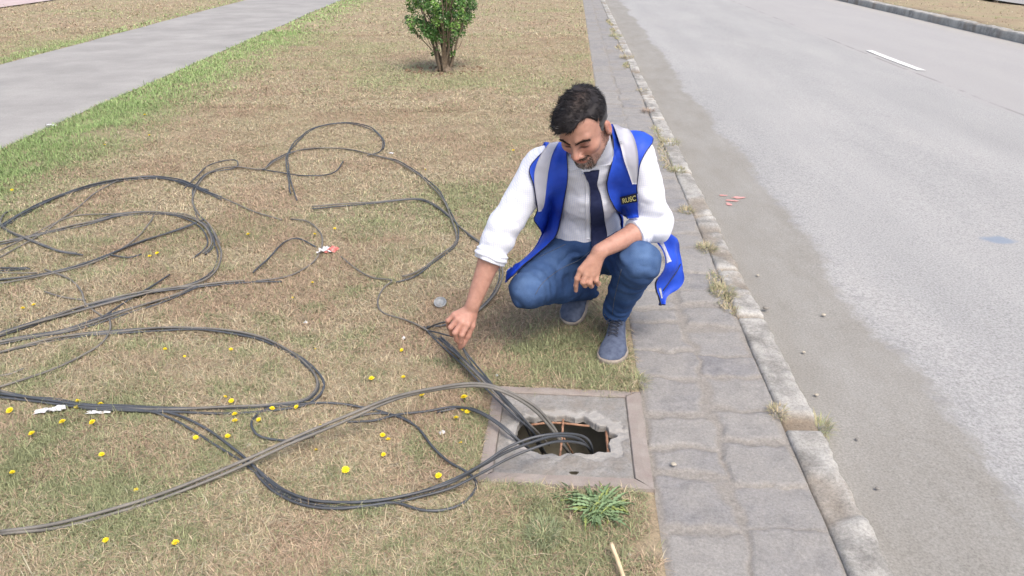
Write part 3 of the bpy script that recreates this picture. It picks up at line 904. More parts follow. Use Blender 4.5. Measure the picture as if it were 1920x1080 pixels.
cable([(-10, 645), (60, 632), (120, 622), (180, 605), (250, 580), (330, 555), (385, 530)], 3, 'm', 0.014, "black cable sweeping up right from the left edge above the oval loop", "black cables above the oval loop")
cable([(185, 600), (240, 562), (290, 535), (318, 516)], 1, 'd', 0.01, "short black cable ending bluntly between the long straight ones")
cable([(-10, 730), (60, 708), (110, 690), (150, 670), (190, 645), (207, 620), (206, 598)], 1, 'g', 0.01, "grey cable crossing inside the wide oval loop")
cable([(-10, 705), (20, 700), (45, 690)], 1, 'g', 0.01, "short grey cable end inside the oval loop by the left edge")
cable([(520, 760), (488, 772), (471, 790), (473, 808), (490, 822), (540, 827), (590, 818)], 1, 'd', 0.01, "black cable hooking round a pale stone below the oval loop")
cable([(640, 790), (700, 788), (745, 777), (800, 771), (850, 763), (893, 770, 0.04), (930, 790, 0.05), (962, 818, 0.02), (990, 842, -0.10)], 1, 'd', 0.01, "single black cable passing the flower cluster into the left of the broken cover")
cable([(820, 772), (870, 764), (905, 775, 0.03), (945, 800, 0.04), (975, 828, 0.0), (1000, 848, -0.12)], 1, 'd', 0.01, "second black cable beside the flower cluster entering the broken cover")
cable([(550, 826), (620, 800), (690, 776), (740, 777), (770, 790)], 1, 'd', 0.01, "thin black cable crossing under the pale arching pair")
cable([(930, 185), (905, 190)], 1, 'd', 0.01, "x") if False else None

# ------------------------------------------------------------------ yellow flowers
mfl = attr_mat("flower_petals", 0.6, 0.2, 0.1, 200)


def flower_mesh():
    mb = MB()
    for ring, (n, r, zt, el_) in enumerate([(13, 0.0135, 0.030, 0.25), (11, 0.0105, 0.032, 0.6), (8, 0.006, 0.034, 1.0)]):
        for i in range(n):
            a = 2 * math.pi * i / n + ring * 0.3 + rng.uniform(-.08, .08)
            d = np.array([math.cos(a) * math.cos(el_), math.sin(a) * math.cos(el_), math.sin(el_)])
            s = np.array([-math.sin(a), math.cos(a), 0]) * 0.0022
            c = np.array([0, 0, zt]); L = r * rng.uniform(0.9, 1.1)
            col = np.array([0.86, 0.68, 0.03]) * rng.uniform(0.9, 1.1)
            V = [c + d * 0.001 - s * 0.4, c + d * 0.001 + s * 0.4, c + d * L * 0.7 + s, c + d * L * 0.7 - s, c + d * L]
            mb.add(V, [(0, 1, 2, 3)], [(3, 2, 4)], col)
    p = catmull([(0.004, 0.002, -0.005), (0.001, 0, 0.014), (0, 0, 0.030)], 0.006)
    mb.tube(p, 0.0012, 5, (0.16, 0.22, 0.07))
    a = np.linspace(0, 2 * math.pi, 8, endpoint=False)
    V = np.vstack([np.stack([0.004 * np.cos(a), 0.004 * np.sin(a), a * 0 + 0.031], 1), np.stack([0.0015 * np.cos(a), 0.0015 * np.sin(a), a * 0 + 0.024], 1)])
    k = np.arange(8)
    mb.add(V, np.stack([k + 8, (k + 1) % 8 + 8, (k + 1) % 8, k], 1), None, (0.2, 0.25, 0.08))
    return mb


fl0 = None
FLW = [(873, 748, 1.15, "brightest yellow flower, top of the cluster beside the chamber frame"), (868, 766, .7, "small yellow flower tucked under the top one of the chamber cluster"), (877, 771, .85, "yellow flower at the right of the chamber cluster"),
       (857, 787, .9, "lowest yellow flower of the cluster left of the chamber"), (865, 831, .5, "faint yellow flower below the chamber cluster"), (797, 742, .95, "yellow flower just under the crest of the pale arching cables"),
       (757, 655, .75, "yellow flower left of the man's reaching hand"), (757, 708, .75, "right flower of the level pair above the pale arching cables"), (697, 710, .95, "left flower of the level pair above the pale arching cables"),
       (648, 877, 1.1, "yellow flower alone in the middle of the big lower cable curve"), (825, 891, .95, "yellow flower close to the lower left corner of the chamber frame"), (717, 815, .8, "upper flower of the trio between pale cables and lower bundle"),
       (728, 826, .7, "right flower of the trio between pale cables and lower bundle"), (722, 852, .75, "lowest flower of the trio between pale cables and lower bundle"), (600, 801, .8, "yellow flower touching the underside of the pale arching cables"),
       (507, 767, .85, "flattened yellow flower half hidden by the oval loop"), (561, 762, .8, "yellow flower at the right end of the oval loop"), (490, 786, .8, "yellow flower within the hooked black cable"), (593, 846, .55, "tiny yellow flower below the pale arching cables"),
       (442, 778, .85, "upper flower of the vertical trio under the oval loop"), (440, 792, .9, "middle flower of the vertical trio under the oval loop"), (426, 818, .8, "lowest flower of the vertical trio under the oval loop"),
       (437, 749, .85, "yellow flower inside the oval loop just above its lower cables"), (418, 745, .6, "faint yellow flower left of the one inside the oval loop"), (365, 819, .8, "yellow flower against the slanting black bundle"),
       (145, 754, .8, "upper flower of the touching pair at the cable fork"), (140, 766, .8, "lower flower of the touching pair at the cable fork"), (121, 792, 1.0, "yellow flower at the right tip of the torn white plastic"),
       (186, 760, .8, "yellow flower just above the smooth white scrap"), (178, 791, .95, "yellow flower just below the smooth white scrap"), (64, 813, .9, "yellow flower below left of the torn white plastic"),
       (25, 766, 1.05, "yellow flower nearest the left edge under the cables"), (22, 887, .7, "yellow flower alone low at the left edge"), (190, 852, .8, "yellow flower in bare grass below the smooth white scrap"), (253, 918, .6, "dull yellow flower just above the pale bottom cables"),
       (201, 1012, .75, "left flower of the two below the pale bottom cables"), (328, 1020, .9, "right flower of the two below the pale bottom cables"), (307, 655, .7, "left flower of the row inside the oval loop"), (345, 667, .55, "small middle flower of the row inside the oval loop"),
       (432, 655, .7, "right flower of the row inside the oval loop"), (592, 655, .5, "faint yellow flower right of the oval loop"), (468, 440, .95, "yellow flower between the crossed loops and the dark arched cable"), (585, 531, .7, "yellow flower below the grey curl by the wrapper"),
       (298, 474, .9, "right flower of the pair under the crossed loops"), (282, 481, .85, "left flower of the pair under the crossed loops"), (40, 580, .9, "left flower of the three near the left edge"), (66, 572, .8, "upper right flower of the three near the left edge"),
       (72, 604, .6, "lowest flower of the three near the left edge"), (22, 356, .9, "yellow flower above the thick arch at the left edge"), (626, 429, .8, "upper right flower near the grey curl by the wrapper"), (588, 440, .85, "yellow flower inside the grey curl by the wrapper"),
       (798, 319, .85, "yellow flower just outside the long upper loop"), (963, 282, .9, "yellow flower left of the man's shoulder"), (548, 558, .5, "faint yellow flower below the end of the long straight cables"),
       (195, 272, .8, "yellow flower nearest the bright grass border, lowest"), (270, 216, 1.2, "yellow flower among the bright border grass"), (283, 254, 1.2, "yellow flower just outside the bright border grass")]
for i, (px, py, sc, lab) in enumerate(FLW):
    g = G(px, py, 0.03); z0 = lawn_h(np.array([g[0]]), np.array([g[1]]))[0]
    g = G(px, py, z0 + 0.028 * sc)
    if fl0 is None:
        fl0 = flower_mesh().build("yellow_flower", mfl, loc=(0, 0, 0)); o = fl0
    else:
        o = fl0.copy(); link(o)
    o.location = (g[0], g[1], z0)
    o.scale = (sc,) * 3
    o.rotation_euler = (rng.uniform(-.25, .45), rng.uniform(-.3, .3), rng.uniform(0, 6))
    tag(o, lab, "flower", "yellow flowers scattered in the lawn")

# ------------------------------------------------------------------ stones and litter
mst = simple("pale_stone", (0.34, 0.31, 0.25), (0.48, 0.44, 0.37), 40, 0.9, 0.5)
mst2 = simple("dark_stone", (0.17, 0.16, 0.15), (0.27, 0.26, 0.24), 40, 0.9, 0.5)


def lump(name, loc, r, mat, seed, flat=0.6, amp=0.35):
    n, m = 14, 9
    th, ph = np.meshgrid(np.linspace(0, 2 * math.pi, n, endpoint=False), np.linspace(0.001, math.pi - 0.001, m))
    d = np.stack([np.cos(th) * np.sin(ph), np.sin(th) * np.sin(ph), np.cos(ph)], -1).reshape(-1, 3)
    rr = r * (1 - amp / 2 + amp * noise3(d * 1.7 + seed, seed))
    V = d * rr[:, None] * np.array([1, 0.8, flat]) + np.array(loc)
    idx = np.arange(n * m).reshape(m, n)
    Q = np.stack([idx[:-1], np.roll(idx[:-1], -1, 1), np.roll(idx[1:], -1, 1), idx[1:]], -1).reshape(-1, 4)[:, ::-1]
    return mesh_np(name, V, Q, mat, loc=tuple(loc))


for i, (px, py, r, mt, z, lab) in enumerate([
        (467, 835, .017, 0, 0, "round pale stone under the hooked black cable"), (178, 681, .013, 0, 0, "pale pebble inside the left of the oval loop"), (600, 546, .011, 0, 0, "pale pebble between the wrapper and the oval loop"),
        (812, 692, .013, 0, 0, "right one of two pale pebbles below the reaching hand"), (785, 698, .012, 0, 0, "left one of two pale pebbles below the reaching hand"), (518, 812, .013, 0, 0, "pale pebble right of the hooked black cable"),
        (470, 510, .009, 0, 0, "small pale pebble by the dark arched cable"), (535, 452, .010, 0, 0, "small pale pebble on the dark arched cable's crest"), (686, 856, .014, 0, 0, "flat tan pebble beside the flower trio"),
        (1436, 577, .020, 1, -.085, "dark stone lying in the gutter against the kerb"), (1421, 516, .011, 0, -.095, "pale pebble in the gutter, farthest from the camera"), (1531, 740, .011, 0, -.095, "pale pebble in the gutter near the kerb gap"),
        (1507, 660, .010, 0, -.095, "small flat pale pebble beside the lower kerb stone"), (1607, 823, .009, 1, -.095, "small dark pebble right of the kerb gap tuft"), (1645, 915, .010, 1, -.095, "small dark pebble low in the gutter"),
        (1544, 590, .014, 0, -.095, "thin pale chip in the gutter by the asphalt edge"), (1263, 870, .012, 0, 0.002, "pale chip on the paving beside the chamber frame"),
        (1180, 1040, .008, 0, 0, "tiny pebble right of the wooden stick tip")]):
    z0 = z if px > 1250 else lawn_h(*[np.array([v]) for v in G(px, py)[:2]])[0]
    g = G(px, py, z0 + 0.006)
    tag(lump("pebble", g, r * .8, [mst, mst2][mt], i * 3.3, 0.55), lab, "stone", "loose pebbles")

mwh = simple("white_plastic", (0.50, 0.51, 0.53), (0.72, 0.73, 0.75), 60, 0.45, 0.2)
mrd = simple("red_plastic_film", (0.55, 0.10, 0.09), (0.75, 0.33, 0.30), 70, 0.45, 0.2)


def crumple(name, c, sx, sy, sz, mat, seed, n=14, rot=0.0, parent=None):
    u, v = np.meshgrid(np.linspace(-1, 1, n), np.linspace(-1, 1, n))
    nz = fbm2(u * 2.3 + seed, v * 2.3, seed, 4); n2 = fbm2(u * 2 + seed, v * 2 + 5, seed + 3, 3); n3 = fbm2(u * 2 + seed, v * 2 + 9, seed + 5, 3)
    x = u * sx * (0.55 + 0.9 * n2); y = v * sy * (0.55 + 0.9 * n3); z = sz * (nz * 1.9 - 0.45 + 0.3 * (1 - u * u))
    X = x * math.cos(rot) - y * math.sin(rot) + c[0]; Y = x * math.sin(rot) + y * math.cos(rot) + c[1]; Z = np.maximum(z, 0) + c[2] + 0.004
    V = np.stack([X, Y, Z], -1).reshape(-1, 3); k = len(V)
    q = grid_faces(n, n)
    V2 = V - np.array([0, 0, 0.0012])
    idx = np.arange(n * n).reshape(n, n)
    rim = np.concatenate([idx[0, :], idx[1:, -1], idx[-1, -2::-1], idx[-2:0:-1, 0]])
    r2 = np.roll(rim, -1)
    side = np.stack([rim, rim + k, r2 + k, r2], 1)
    return mesh_np(name, np.vstack([V, V2]), np.vstack([q, q[:, ::-1] + k, side]), mat, parent, smooth=False, loc=None if parent else tuple(c))


def gl(px, py):
    g = G(px, py); return np.array([g[0], g[1], lawn_h(np.array([g[0]]), np.array([g[1]]))[0] + 0.006])


g = gl(617, 480)
wr = empty("snack_wrapper", tuple(g), "crumpled red and white wrapper lying between the cables", "litter")
crumple("white_film", g + np.array([-.022, 0.0, .004]), .034, .028, .022, mwh, 3, rot=.3, parent=wr)
crumple("red_film", g + np.array([.022, .008, .006]), .026, .024, .022, mrd, 8, rot=-.5, parent=wr)
crumple("red_film", g + np.array([-.008, -.012, .006]), .010, .014, .016, mrd, 12, n=8, rot=-.9, parent=wr)
tag(crumple("plastic_scrap", gl(98, 786), .044, .012, .018, mwh, 21, n=20, rot=.35), "torn ragged strip of white plastic under the black cables", "litter")
tag(crumple("plastic_scrap", gl(186, 784), .034, .008, .016, mwh, 29, n=9, rot=.22), "smooth folded white scrap right of the torn one", "litter")
for i, (px, py, sx, sy, lab) in enumerate([(573, 608, .007, .007, "tiny white scrap above the oval loop's right end"), (757, 634, .008, .006, "tiny white scrap left of the reaching hand"), (829, 815, .010, .009, "small white scrap just left of the chamber frame"),
                                      (733, 291, .018, .008, "small white scrap outside the long upper loop"), (932, 708, .006, .006, "tiny white scrap at the chamber's far left corner"),
                                      (63, 97, .05, .03, "white scrap in the border grass beyond the path"), (97, 237, .05, .02, "white scrap in the bright border grass")]):
    tag(crumple("paper_scrap", gl(px, py), sx, sy, .010, mwh, 40 + i, n=7, rot=i), lab, "litter", "small white scraps on the lawn")

# upturned metal lid
def lid():
    g = gl(826, 576)
    al = simple("scratched_metal", (0.17, 0.18, 0.19), (0.36, 0.38, 0.39), 40, 0.6, 0.2, metal=0.3)
    n = 28; a = np.linspace(0, 2 * math.pi, n, endpoint=False)
    prof = [(0.0, 0.004), (0.012, 0.003), (0.020, 0.005), (0.026, 0.011), (0.029, 0.012), (0.030, 0.008), (0.028, 0.001), (0.02, -0.002), (0.0, -0.003)]
    V = np.concatenate([np.stack([r * np.cos(a), r * np.sin(a), a * 0 + z], 1) for r, z in prof])
    ct, st = math.cos(0.5), math.sin(0.5)
    V = np.stack([V[:, 0], V[:, 1] * ct - V[:, 2] * st, V[:, 1] * st + V[:, 2] * ct], 1) + g + np.array([0, 0, .016])
    idx = np.arange(len(prof) * n).reshape(-1, n)
    Q = np.stack([idx[:-1], np.roll(idx[:-1], -1, 1), np.roll(idx[1:], -1, 1), idx[1:]], -1).reshape(-1, 4)
    o = mesh_np("metal_lid", V, Q, al, loc=tuple(g))
    tag(o, "round grey metal lid lying tilted left of the man's wrist", "lid")
lid()

# wooden stick
mb = MB()
p = catmull([G(1146, 1019, .035), G(1158, 1050, .03), G(1172, 1090, .03), G(1195, 1150, .02)], .01)
mb.tube(p, 0.0058 * (1 + 0.06 * np.sin(np.arange(len(p)) * 1.3)), 9)
tag(mb.build("wooden_stick", simple("peeled_wood", (0.62, 0.47, 0.28), (0.78, 0.63, 0.42), 30, 0.7, 0.3), loc=tuple(p[0])), "pale peeled wooden stick at the bottom of the lawn", "stick")

# pink sprayed marks in the gutter
for i, (px, py, sx, sy, rot) in enumerate([(1357, 367, .030, .018, .2), (1384, 371, .045, .022, .1), (1372, 377, .05, .02, -.3), (1368, 384, .02, .03, .4)]):
    g = G(px, py, ZR); n = 16
    a = np.linspace(0, 2 * math.pi, n, endpoint=False); rr = 0.45 + 0.9 * noise2(a * 1.6, a * 0 + i, 3)
    x = np.cos(a) * sx * rr; y = np.sin(a) * sy * rr
    X = g[0] + x * math.cos(rot) - y * math.sin(rot); Y = g[1] + x * math.sin(rot) + y * math.cos(rot)
    V = np.vstack([np.stack([X, Y, road_z(X, Y) + .005], 1), [[g[0], g[1], road_z(g[0], g[1]) + .006]]])
    k = np.arange(n)
    tag(mesh_np("paint_mark", V, np.stack([k, (k + 1) % n, k * 0 + n], 1), M['pink']), kind="structure")


# ------------------------------------------------------------------ grass tufts in the kerb, weed rosette
def tuft(px, py, z, r, n, h, greenf, lab, seed, name="grass_tuft", grp="dry tufts growing along the kerb and paving", palette=None):
    rr = np.random.default_rng(seed)
    g = G(px, py, z)
    a = rr.uniform(0, 6.28, n); q = r * np.sqrt(rr.random(n))
    x = g[0] + np.cos(a) * q; y = g[1] + np.sin(a) * q * 1.4
    az = a + rr.normal(0, .7, n); elv = rr.uniform(.25, 1.3, n)
    isg = rr.random(n) < greenf
    c = np.where(isg[:, None], DULL * 1.25, STRAW) if palette is None else np.where(isg[:, None], palette[0], palette[1])
    c = c * rr.uniform(.7, 1.25, (n, 1))
    wd = rr.uniform(.0010, .002, n) * (1 + g[1] * .12); c = c * .9
    V, Q, T, C = blades(x, y, np.full(n, z - 0.006), az, elv, rr.uniform(.5, 1.1, n) * h, wd, c, rr.uniform(.2, 1.2, n))
    mb = MB(); mb.add(V, Q, T, C)
    o = mb.build(name, M['grass'], smooth=False, loc=tuple(g))
    tag(o, lab, "grass tuft", grp)


for i, t in enumerate([(1356, 548, 0.0, .055, 420, .05, .45, "dry green tuft at the kerb right of the hanging vest"), (1325, 465, 0.0, .05, 300, .045, .4, "dry tuft at the kerb level with the man's knee"),
                       (1458, 772, 0.0, .030, 160, .04, .3, "straw coloured tuft between paving and the near kerb gap"), (1535, 801, -.06, .04, 240, .055, .7, "fresh green tuft sprouting from the near kerb gap"),
                       (1258, 268, 0.0, .08, 260, .06, .55, "tuft at the kerb right of the man's shoulder"), (1215, 208, 0.0, .06, 160, .06, .1, "brownish purple tuft on the kerb above the shoulder"),
                       (1175, 108, 0.0, .10, 200, .08, .2, "dry bushy tuft on the far paving edge"), (1155, 68, 0.0, .12, 200, .08, .75, "dark green tuft farthest up the kerb"),
                       (1270, 320, 0.0, .06, 260, .05, .55, "low tuft at the kerb beside the white sleeve"), (1287, 395, 0.0, .045, 220, .045, .45, "low tuft at the kerb beside the elbow"),
                       (1203, 170, 0.0, .07, 120, .05, .3, "thin dry tuft just beyond the brownish one"), (1372, 582, 0.0, .03, 120, .04, .3, "thin straw tuft just below the dry green one"),
                       (1195, 715, 0.0, .035, 200, .05, .8, "fresh tuft between the near shoe and the chamber's far corner"), (1130, 712, 0.0, .09, 700, .045, .85, "wide fresh green tuft under the toe of the near shoe")]):
    pal = (np.array([.30, .17, .17]), np.array([.42, .33, .26])) if i == 5 else None
    tuft(t[0], t[1], t[2], t[3], t[4], t[5], t[6], t[7], 100 + i, palette=pal)


def kerb_growth():
    n = 9000
    y = 2.75 + 14 * rng.random(n) ** 1.6; x = .775 + .05 * (noise2(y * 2.2, y * 0, 3) - .4) + rng.normal(0, .018, n) * (1 + .04 * y)
    k = sstep(.46, .62, fbm2(y * 2.1, y * 0 + 4, 19, 3)) * (.35 + .65 * fbm2(x * 30, y * 30, 6, 2))
    m = rng.random(n) < k; x, y = x[m], y[m]; n = len(x)
    isg = rng.random(n) < .22 + .4 * noise2(y * 1.3, y * 0, 77)
    c = np.where(isg[:, None], DULL * 1.1, STRAW * .95) * rng.uniform(.75, 1.2, (n, 1))
    V, Q, T, C = blades(x, y, np.full(n, -.006), rng.uniform(0, 6.28, n), rng.uniform(.15, 1.2, n), rng.uniform(.012, .036, n) * (1 + .05 * y), rng.uniform(.0012, .0024, n) * (1 + .25 * y), c, rng.uniform(.2, 1, n))
    mb = MB(); mb.add(V, Q, T, C)
    tag(mb.build("kerb_growth", M['grass'], smooth=False), "sparse dry grass growing in the joint between paving and kerb", None, None, "stuff")


kerb_growth()


def rosette(px, py, R, n, seed, lab, grp=None, tone=1.0):
    rr = np.random.default_rng(seed)
    g = G(px, py, 0.0); mb = MB()
    for i in range(n):
        a = i * 2.399 + rr.normal(0, .2); L = R * rr.uniform(.3, 1.0); el_ = rr.uniform(.05, .5)
        col = np.array([.18, .265, .135]) * rr.uniform(.8, 1.2) * tone
        if rr.random() < .15: col = np.array([.27, .33, .11])
        m = 13
        t = np.linspace(0, 1, m)
        hh = np.sin(t * math.pi * .75) * L * math.sin(el_) * .6
        q0 = g[:2] + rr.normal(0, .022, 2); cx = q0[0] + np.cos(a) * L * t; cy = q0[1] + np.sin(a) * L * t; cz = hh + .004
        wv = .055 * L * (0.25 + np.sin(np.clip(t * 1.15, 0, 1) * math.pi)) * np.where(np.arange(m) % 2, 1.3, .45)
        wv[-1] = .001
        sx, sy = -math.sin(a), math.cos(a)
        Lf = np.stack([cx + sx * wv, cy + sy * wv, cz + .004], 1); Rt = np.stack([cx - sx * wv, cy - sy * wv, cz + .004], 1); Cn = np.stack([cx, cy, cz], 1)
        V = np.concatenate([Lf, Cn, Rt]); k = np.arange(m - 1)
        Q = np.vstack([np.stack([k, k + m, k + 1 + m, k + 1], 1), np.stack([k + m, k + 2 * m, k + 1 + 2 * m, k + 1 + m], 1)])
        mb.add(V, Q, None, col)
    o = mb.build("weed_plant", M['weed'], loc=tuple(g))
    tag(o, lab, "weed", grp)


rosette(1125, 955, .095, 170, 5, "leafy green weed rosette just below the chamber frame")
rosette(1072, 940, .035, 40, 6, "small weed rosette left of the big green one", tone=.9)
for i_, (px_, py_, r_, n_, h_, l_) in enumerate([(1020, 998, .045, 420, .032, "grey green soft clump left of the wooden stick"), (105, 940, .07, 700, .038, "grey green soft clump above the pale bottom cables"),
        (190, 960, .045, 300, .034, "small grey green clump right of the soft one above the pale cables"), (1000, 935, .04, 300, .04, "green clump touching the chamber frame's near left corner")]):
    tuft(px_, py_, 0.004, r_, n_, h_, .85, l_, 300 + i_, grp="grey green clumps in the near lawn", palette=(np.array([.27, .315, .18]), STRAW))


# ------------------------------------------------------------------ shrub
def shrub():
    b = np.array([-1.625, 9.87, 0.0]); b = G(833, 133, 0.0)
    root = empty("shrub", tuple(b), "bushy green shrub with many bare brown stems in the dry lawn", "shrub")
    rr = np.random.default_rng(77)
    st = MB(); tips = []
    for i in range(15):
        a = rr.uniform(0, 6.28); lean = rr.uniform(.04, .40)
        h = rr.uniform(.7, 1.35)
        p = [b + np.array([math.cos(a) * .055, math.sin(a) * .055, -.03])]
        for k in range(1, 6):
            t = k / 5
            p.append(b + np.array([math.cos(a) * (.05 + lean * t ** 1.1) + rr.normal(0, .015), math.sin(a) * (.05 + lean * t ** 1.1) + rr.normal(0, .015), h * t]))
        p = catmull(p, .05); rad = np.linspace(.018, .004, len(p))
        st.tube(p, rad, 6)
        for k in range(5):
            j = rr.integers(len(p) // 4, len(p) - 1); aa = rr.uniform(0, 6.28); L = rr.uniform(.15, .35)
            q = [p[j], p[j] + np.array([math.cos(aa) * L * .5, math.sin(aa) * L * .5, L * .35]), p[j] + np.array([math.cos(aa) * L * .8, math.sin(aa) * L * .8, L * .9])]
            st.tube(catmull(q, .05), .004, 4); tips.append(q[-1])
        tips.append(p[-1])
    # low side twig at left
    st.tube(catmull([b + np.array([-.03, 0, .12]), b + np.array([-.2, -.02, .32]), b + np.array([-.37, -.03, .50])], .04), .006, 5)
    for k in range(9):
        a = rr.uniform(0, 6.28); st.tube(catmull([b + np.array([math.cos(a) * .02, math.sin(a) * .02, .09]), b + np.array([math.cos(a) * .09, math.sin(a) * .09, .015]), b + np.array([math.cos(a) * .13, math.sin(a) * .13, -.02])], .03), .022, 6)
    st.build("stems", M['bark'], root)
    # leaves in clumps
    C = []
    for i in range(300):
        z = .40 + 1.05 * rr.random()
        R = np.interp(z, [.38, .5, .65, .9, 1.2, 1.45], [.20, .35, .40, .41, .36, .15])
        a = rr.uniform(0, 6.28); q = R * rr.random() ** .42
        ww = 1 + .22 * math.sin(a * 3 + z * 7)
        C.append((b[0] + math.cos(a) * q * ww + 0.02, b[1] + math.sin(a) * q * ww, z))
    for k in range(5): C.append((b[0] - .30 - .03 * k, b[1], .42 + .03 * k))
    for k in range(14): a = rr.uniform(0, 6.28); C.append((b[0] + math.cos(a) * .13, b[1] + math.sin(a) * .13, rr.uniform(.2, .42)))
    C = np.array(C)
    tone = rr.random(len(C))
    per = 76
    n = len(C) * per
    ci = np.repeat(np.arange(len(C)), per)
    off = rr.normal(0, 1, (n, 3)); off /= np.linalg.norm(off, axis=1)[:, None]
    rad = np.where(ci < 300, .075, np.where(ci < 305, .028, .04))
    c = C[ci] + off * (rad * rr.random(n) ** .4)[:, None]
    keep = (ci < 300) | (rr.random(n) < .35)
    c = c[keep]; ci = ci[keep]; n = len(c)
    az = rr.uniform(0, 6.28, n); elv = rr.uniform(-.3, 1.1, n)
    d = np.stack([np.cos(az) * np.cos(elv), np.sin(az) * np.cos(elv), np.sin(elv)], 1)
    s = np.cross(d, rr.normal(0, 1, (n, 3))); s /= np.linalg.norm(s, axis=1)[:, None]
    L = rr.uniform(.022, .042, n)[:, None]; W = L * .26
    V = np.stack([c - d * L * .5, c + s * W, c + d * L * .5, c - s * W], 1).reshape(-1, 3)
    base = np.where(tone[ci][:, None] < .25, np.array([.17, .32, .07]), np.where(tone[ci][:, None] < .7, np.array([.095, .215, .055]), np.array([.055, .13, .045])))
    col = base * rr.uniform(.6, 1.45, (n, 1))
    col = np.where(rr.random((n, 1)) < .04, np.array([.42, .46, .3]), col)
    mesh_np("foliage", V, np.arange(n * 4).reshape(-1, 4), M['leaf'], root, smooth=False, cols=np.repeat(col, 4, 0))
shrub()
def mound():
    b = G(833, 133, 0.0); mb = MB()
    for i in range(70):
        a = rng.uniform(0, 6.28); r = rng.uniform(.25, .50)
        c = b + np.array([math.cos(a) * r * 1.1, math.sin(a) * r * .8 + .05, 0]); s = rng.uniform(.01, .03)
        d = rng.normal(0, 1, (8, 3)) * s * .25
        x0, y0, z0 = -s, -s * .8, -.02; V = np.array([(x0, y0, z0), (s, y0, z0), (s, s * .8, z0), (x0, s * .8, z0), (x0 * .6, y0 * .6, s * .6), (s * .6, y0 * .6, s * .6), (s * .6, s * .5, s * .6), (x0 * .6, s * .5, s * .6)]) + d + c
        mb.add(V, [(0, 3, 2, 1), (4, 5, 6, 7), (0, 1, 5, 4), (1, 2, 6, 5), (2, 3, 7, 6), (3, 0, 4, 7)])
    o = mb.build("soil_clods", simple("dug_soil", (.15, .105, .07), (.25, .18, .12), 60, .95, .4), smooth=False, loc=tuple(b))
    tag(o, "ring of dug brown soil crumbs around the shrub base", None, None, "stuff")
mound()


# ------------------------------------------------------------------ signed distance modelling for the figure
def cap(p, a, b, r1, r2=None):
    a = np.asarray(a, float); b = np.asarray(b, float)
    r2 = r1 if r2 is None else r2
    ab = b - a; t = np.clip((p - a) @ ab / (ab @ ab + 1e-12), 0, 1)
    return np.linalg.norm(p - a - t[:, None] * ab, axis=1) - (r1 + (r2 - r1) * t)


def chain(p, pts, rs, k=0.02):
    d = None
    for i in range(len(pts) - 1):
        e = cap(p, pts[i], pts[i + 1], rs[i], rs[i + 1])
        d = e if d is None else smin(d, e, k)
    return d


def ell(p, c, r, R=None):
    q = p - np.asarray(c, float)
    if R is not None: q = q @ np.asarray(R).T
    r = np.asarray(r, float)
    k0 = np.linalg.norm(q / r, axis=1); k1 = np.linalg.norm(q / (r * r), axis=1)
    return k0 * (k0 - 1) / np.maximum(k1, 1e-9)


def smin(a, b, k):
    h = np.maximum(k - np.abs(a - b), 0) / k
    return np.minimum(a, b) - h * h * k * 0.25


def smax(a, b, k): return -smin(-a, -b, k)


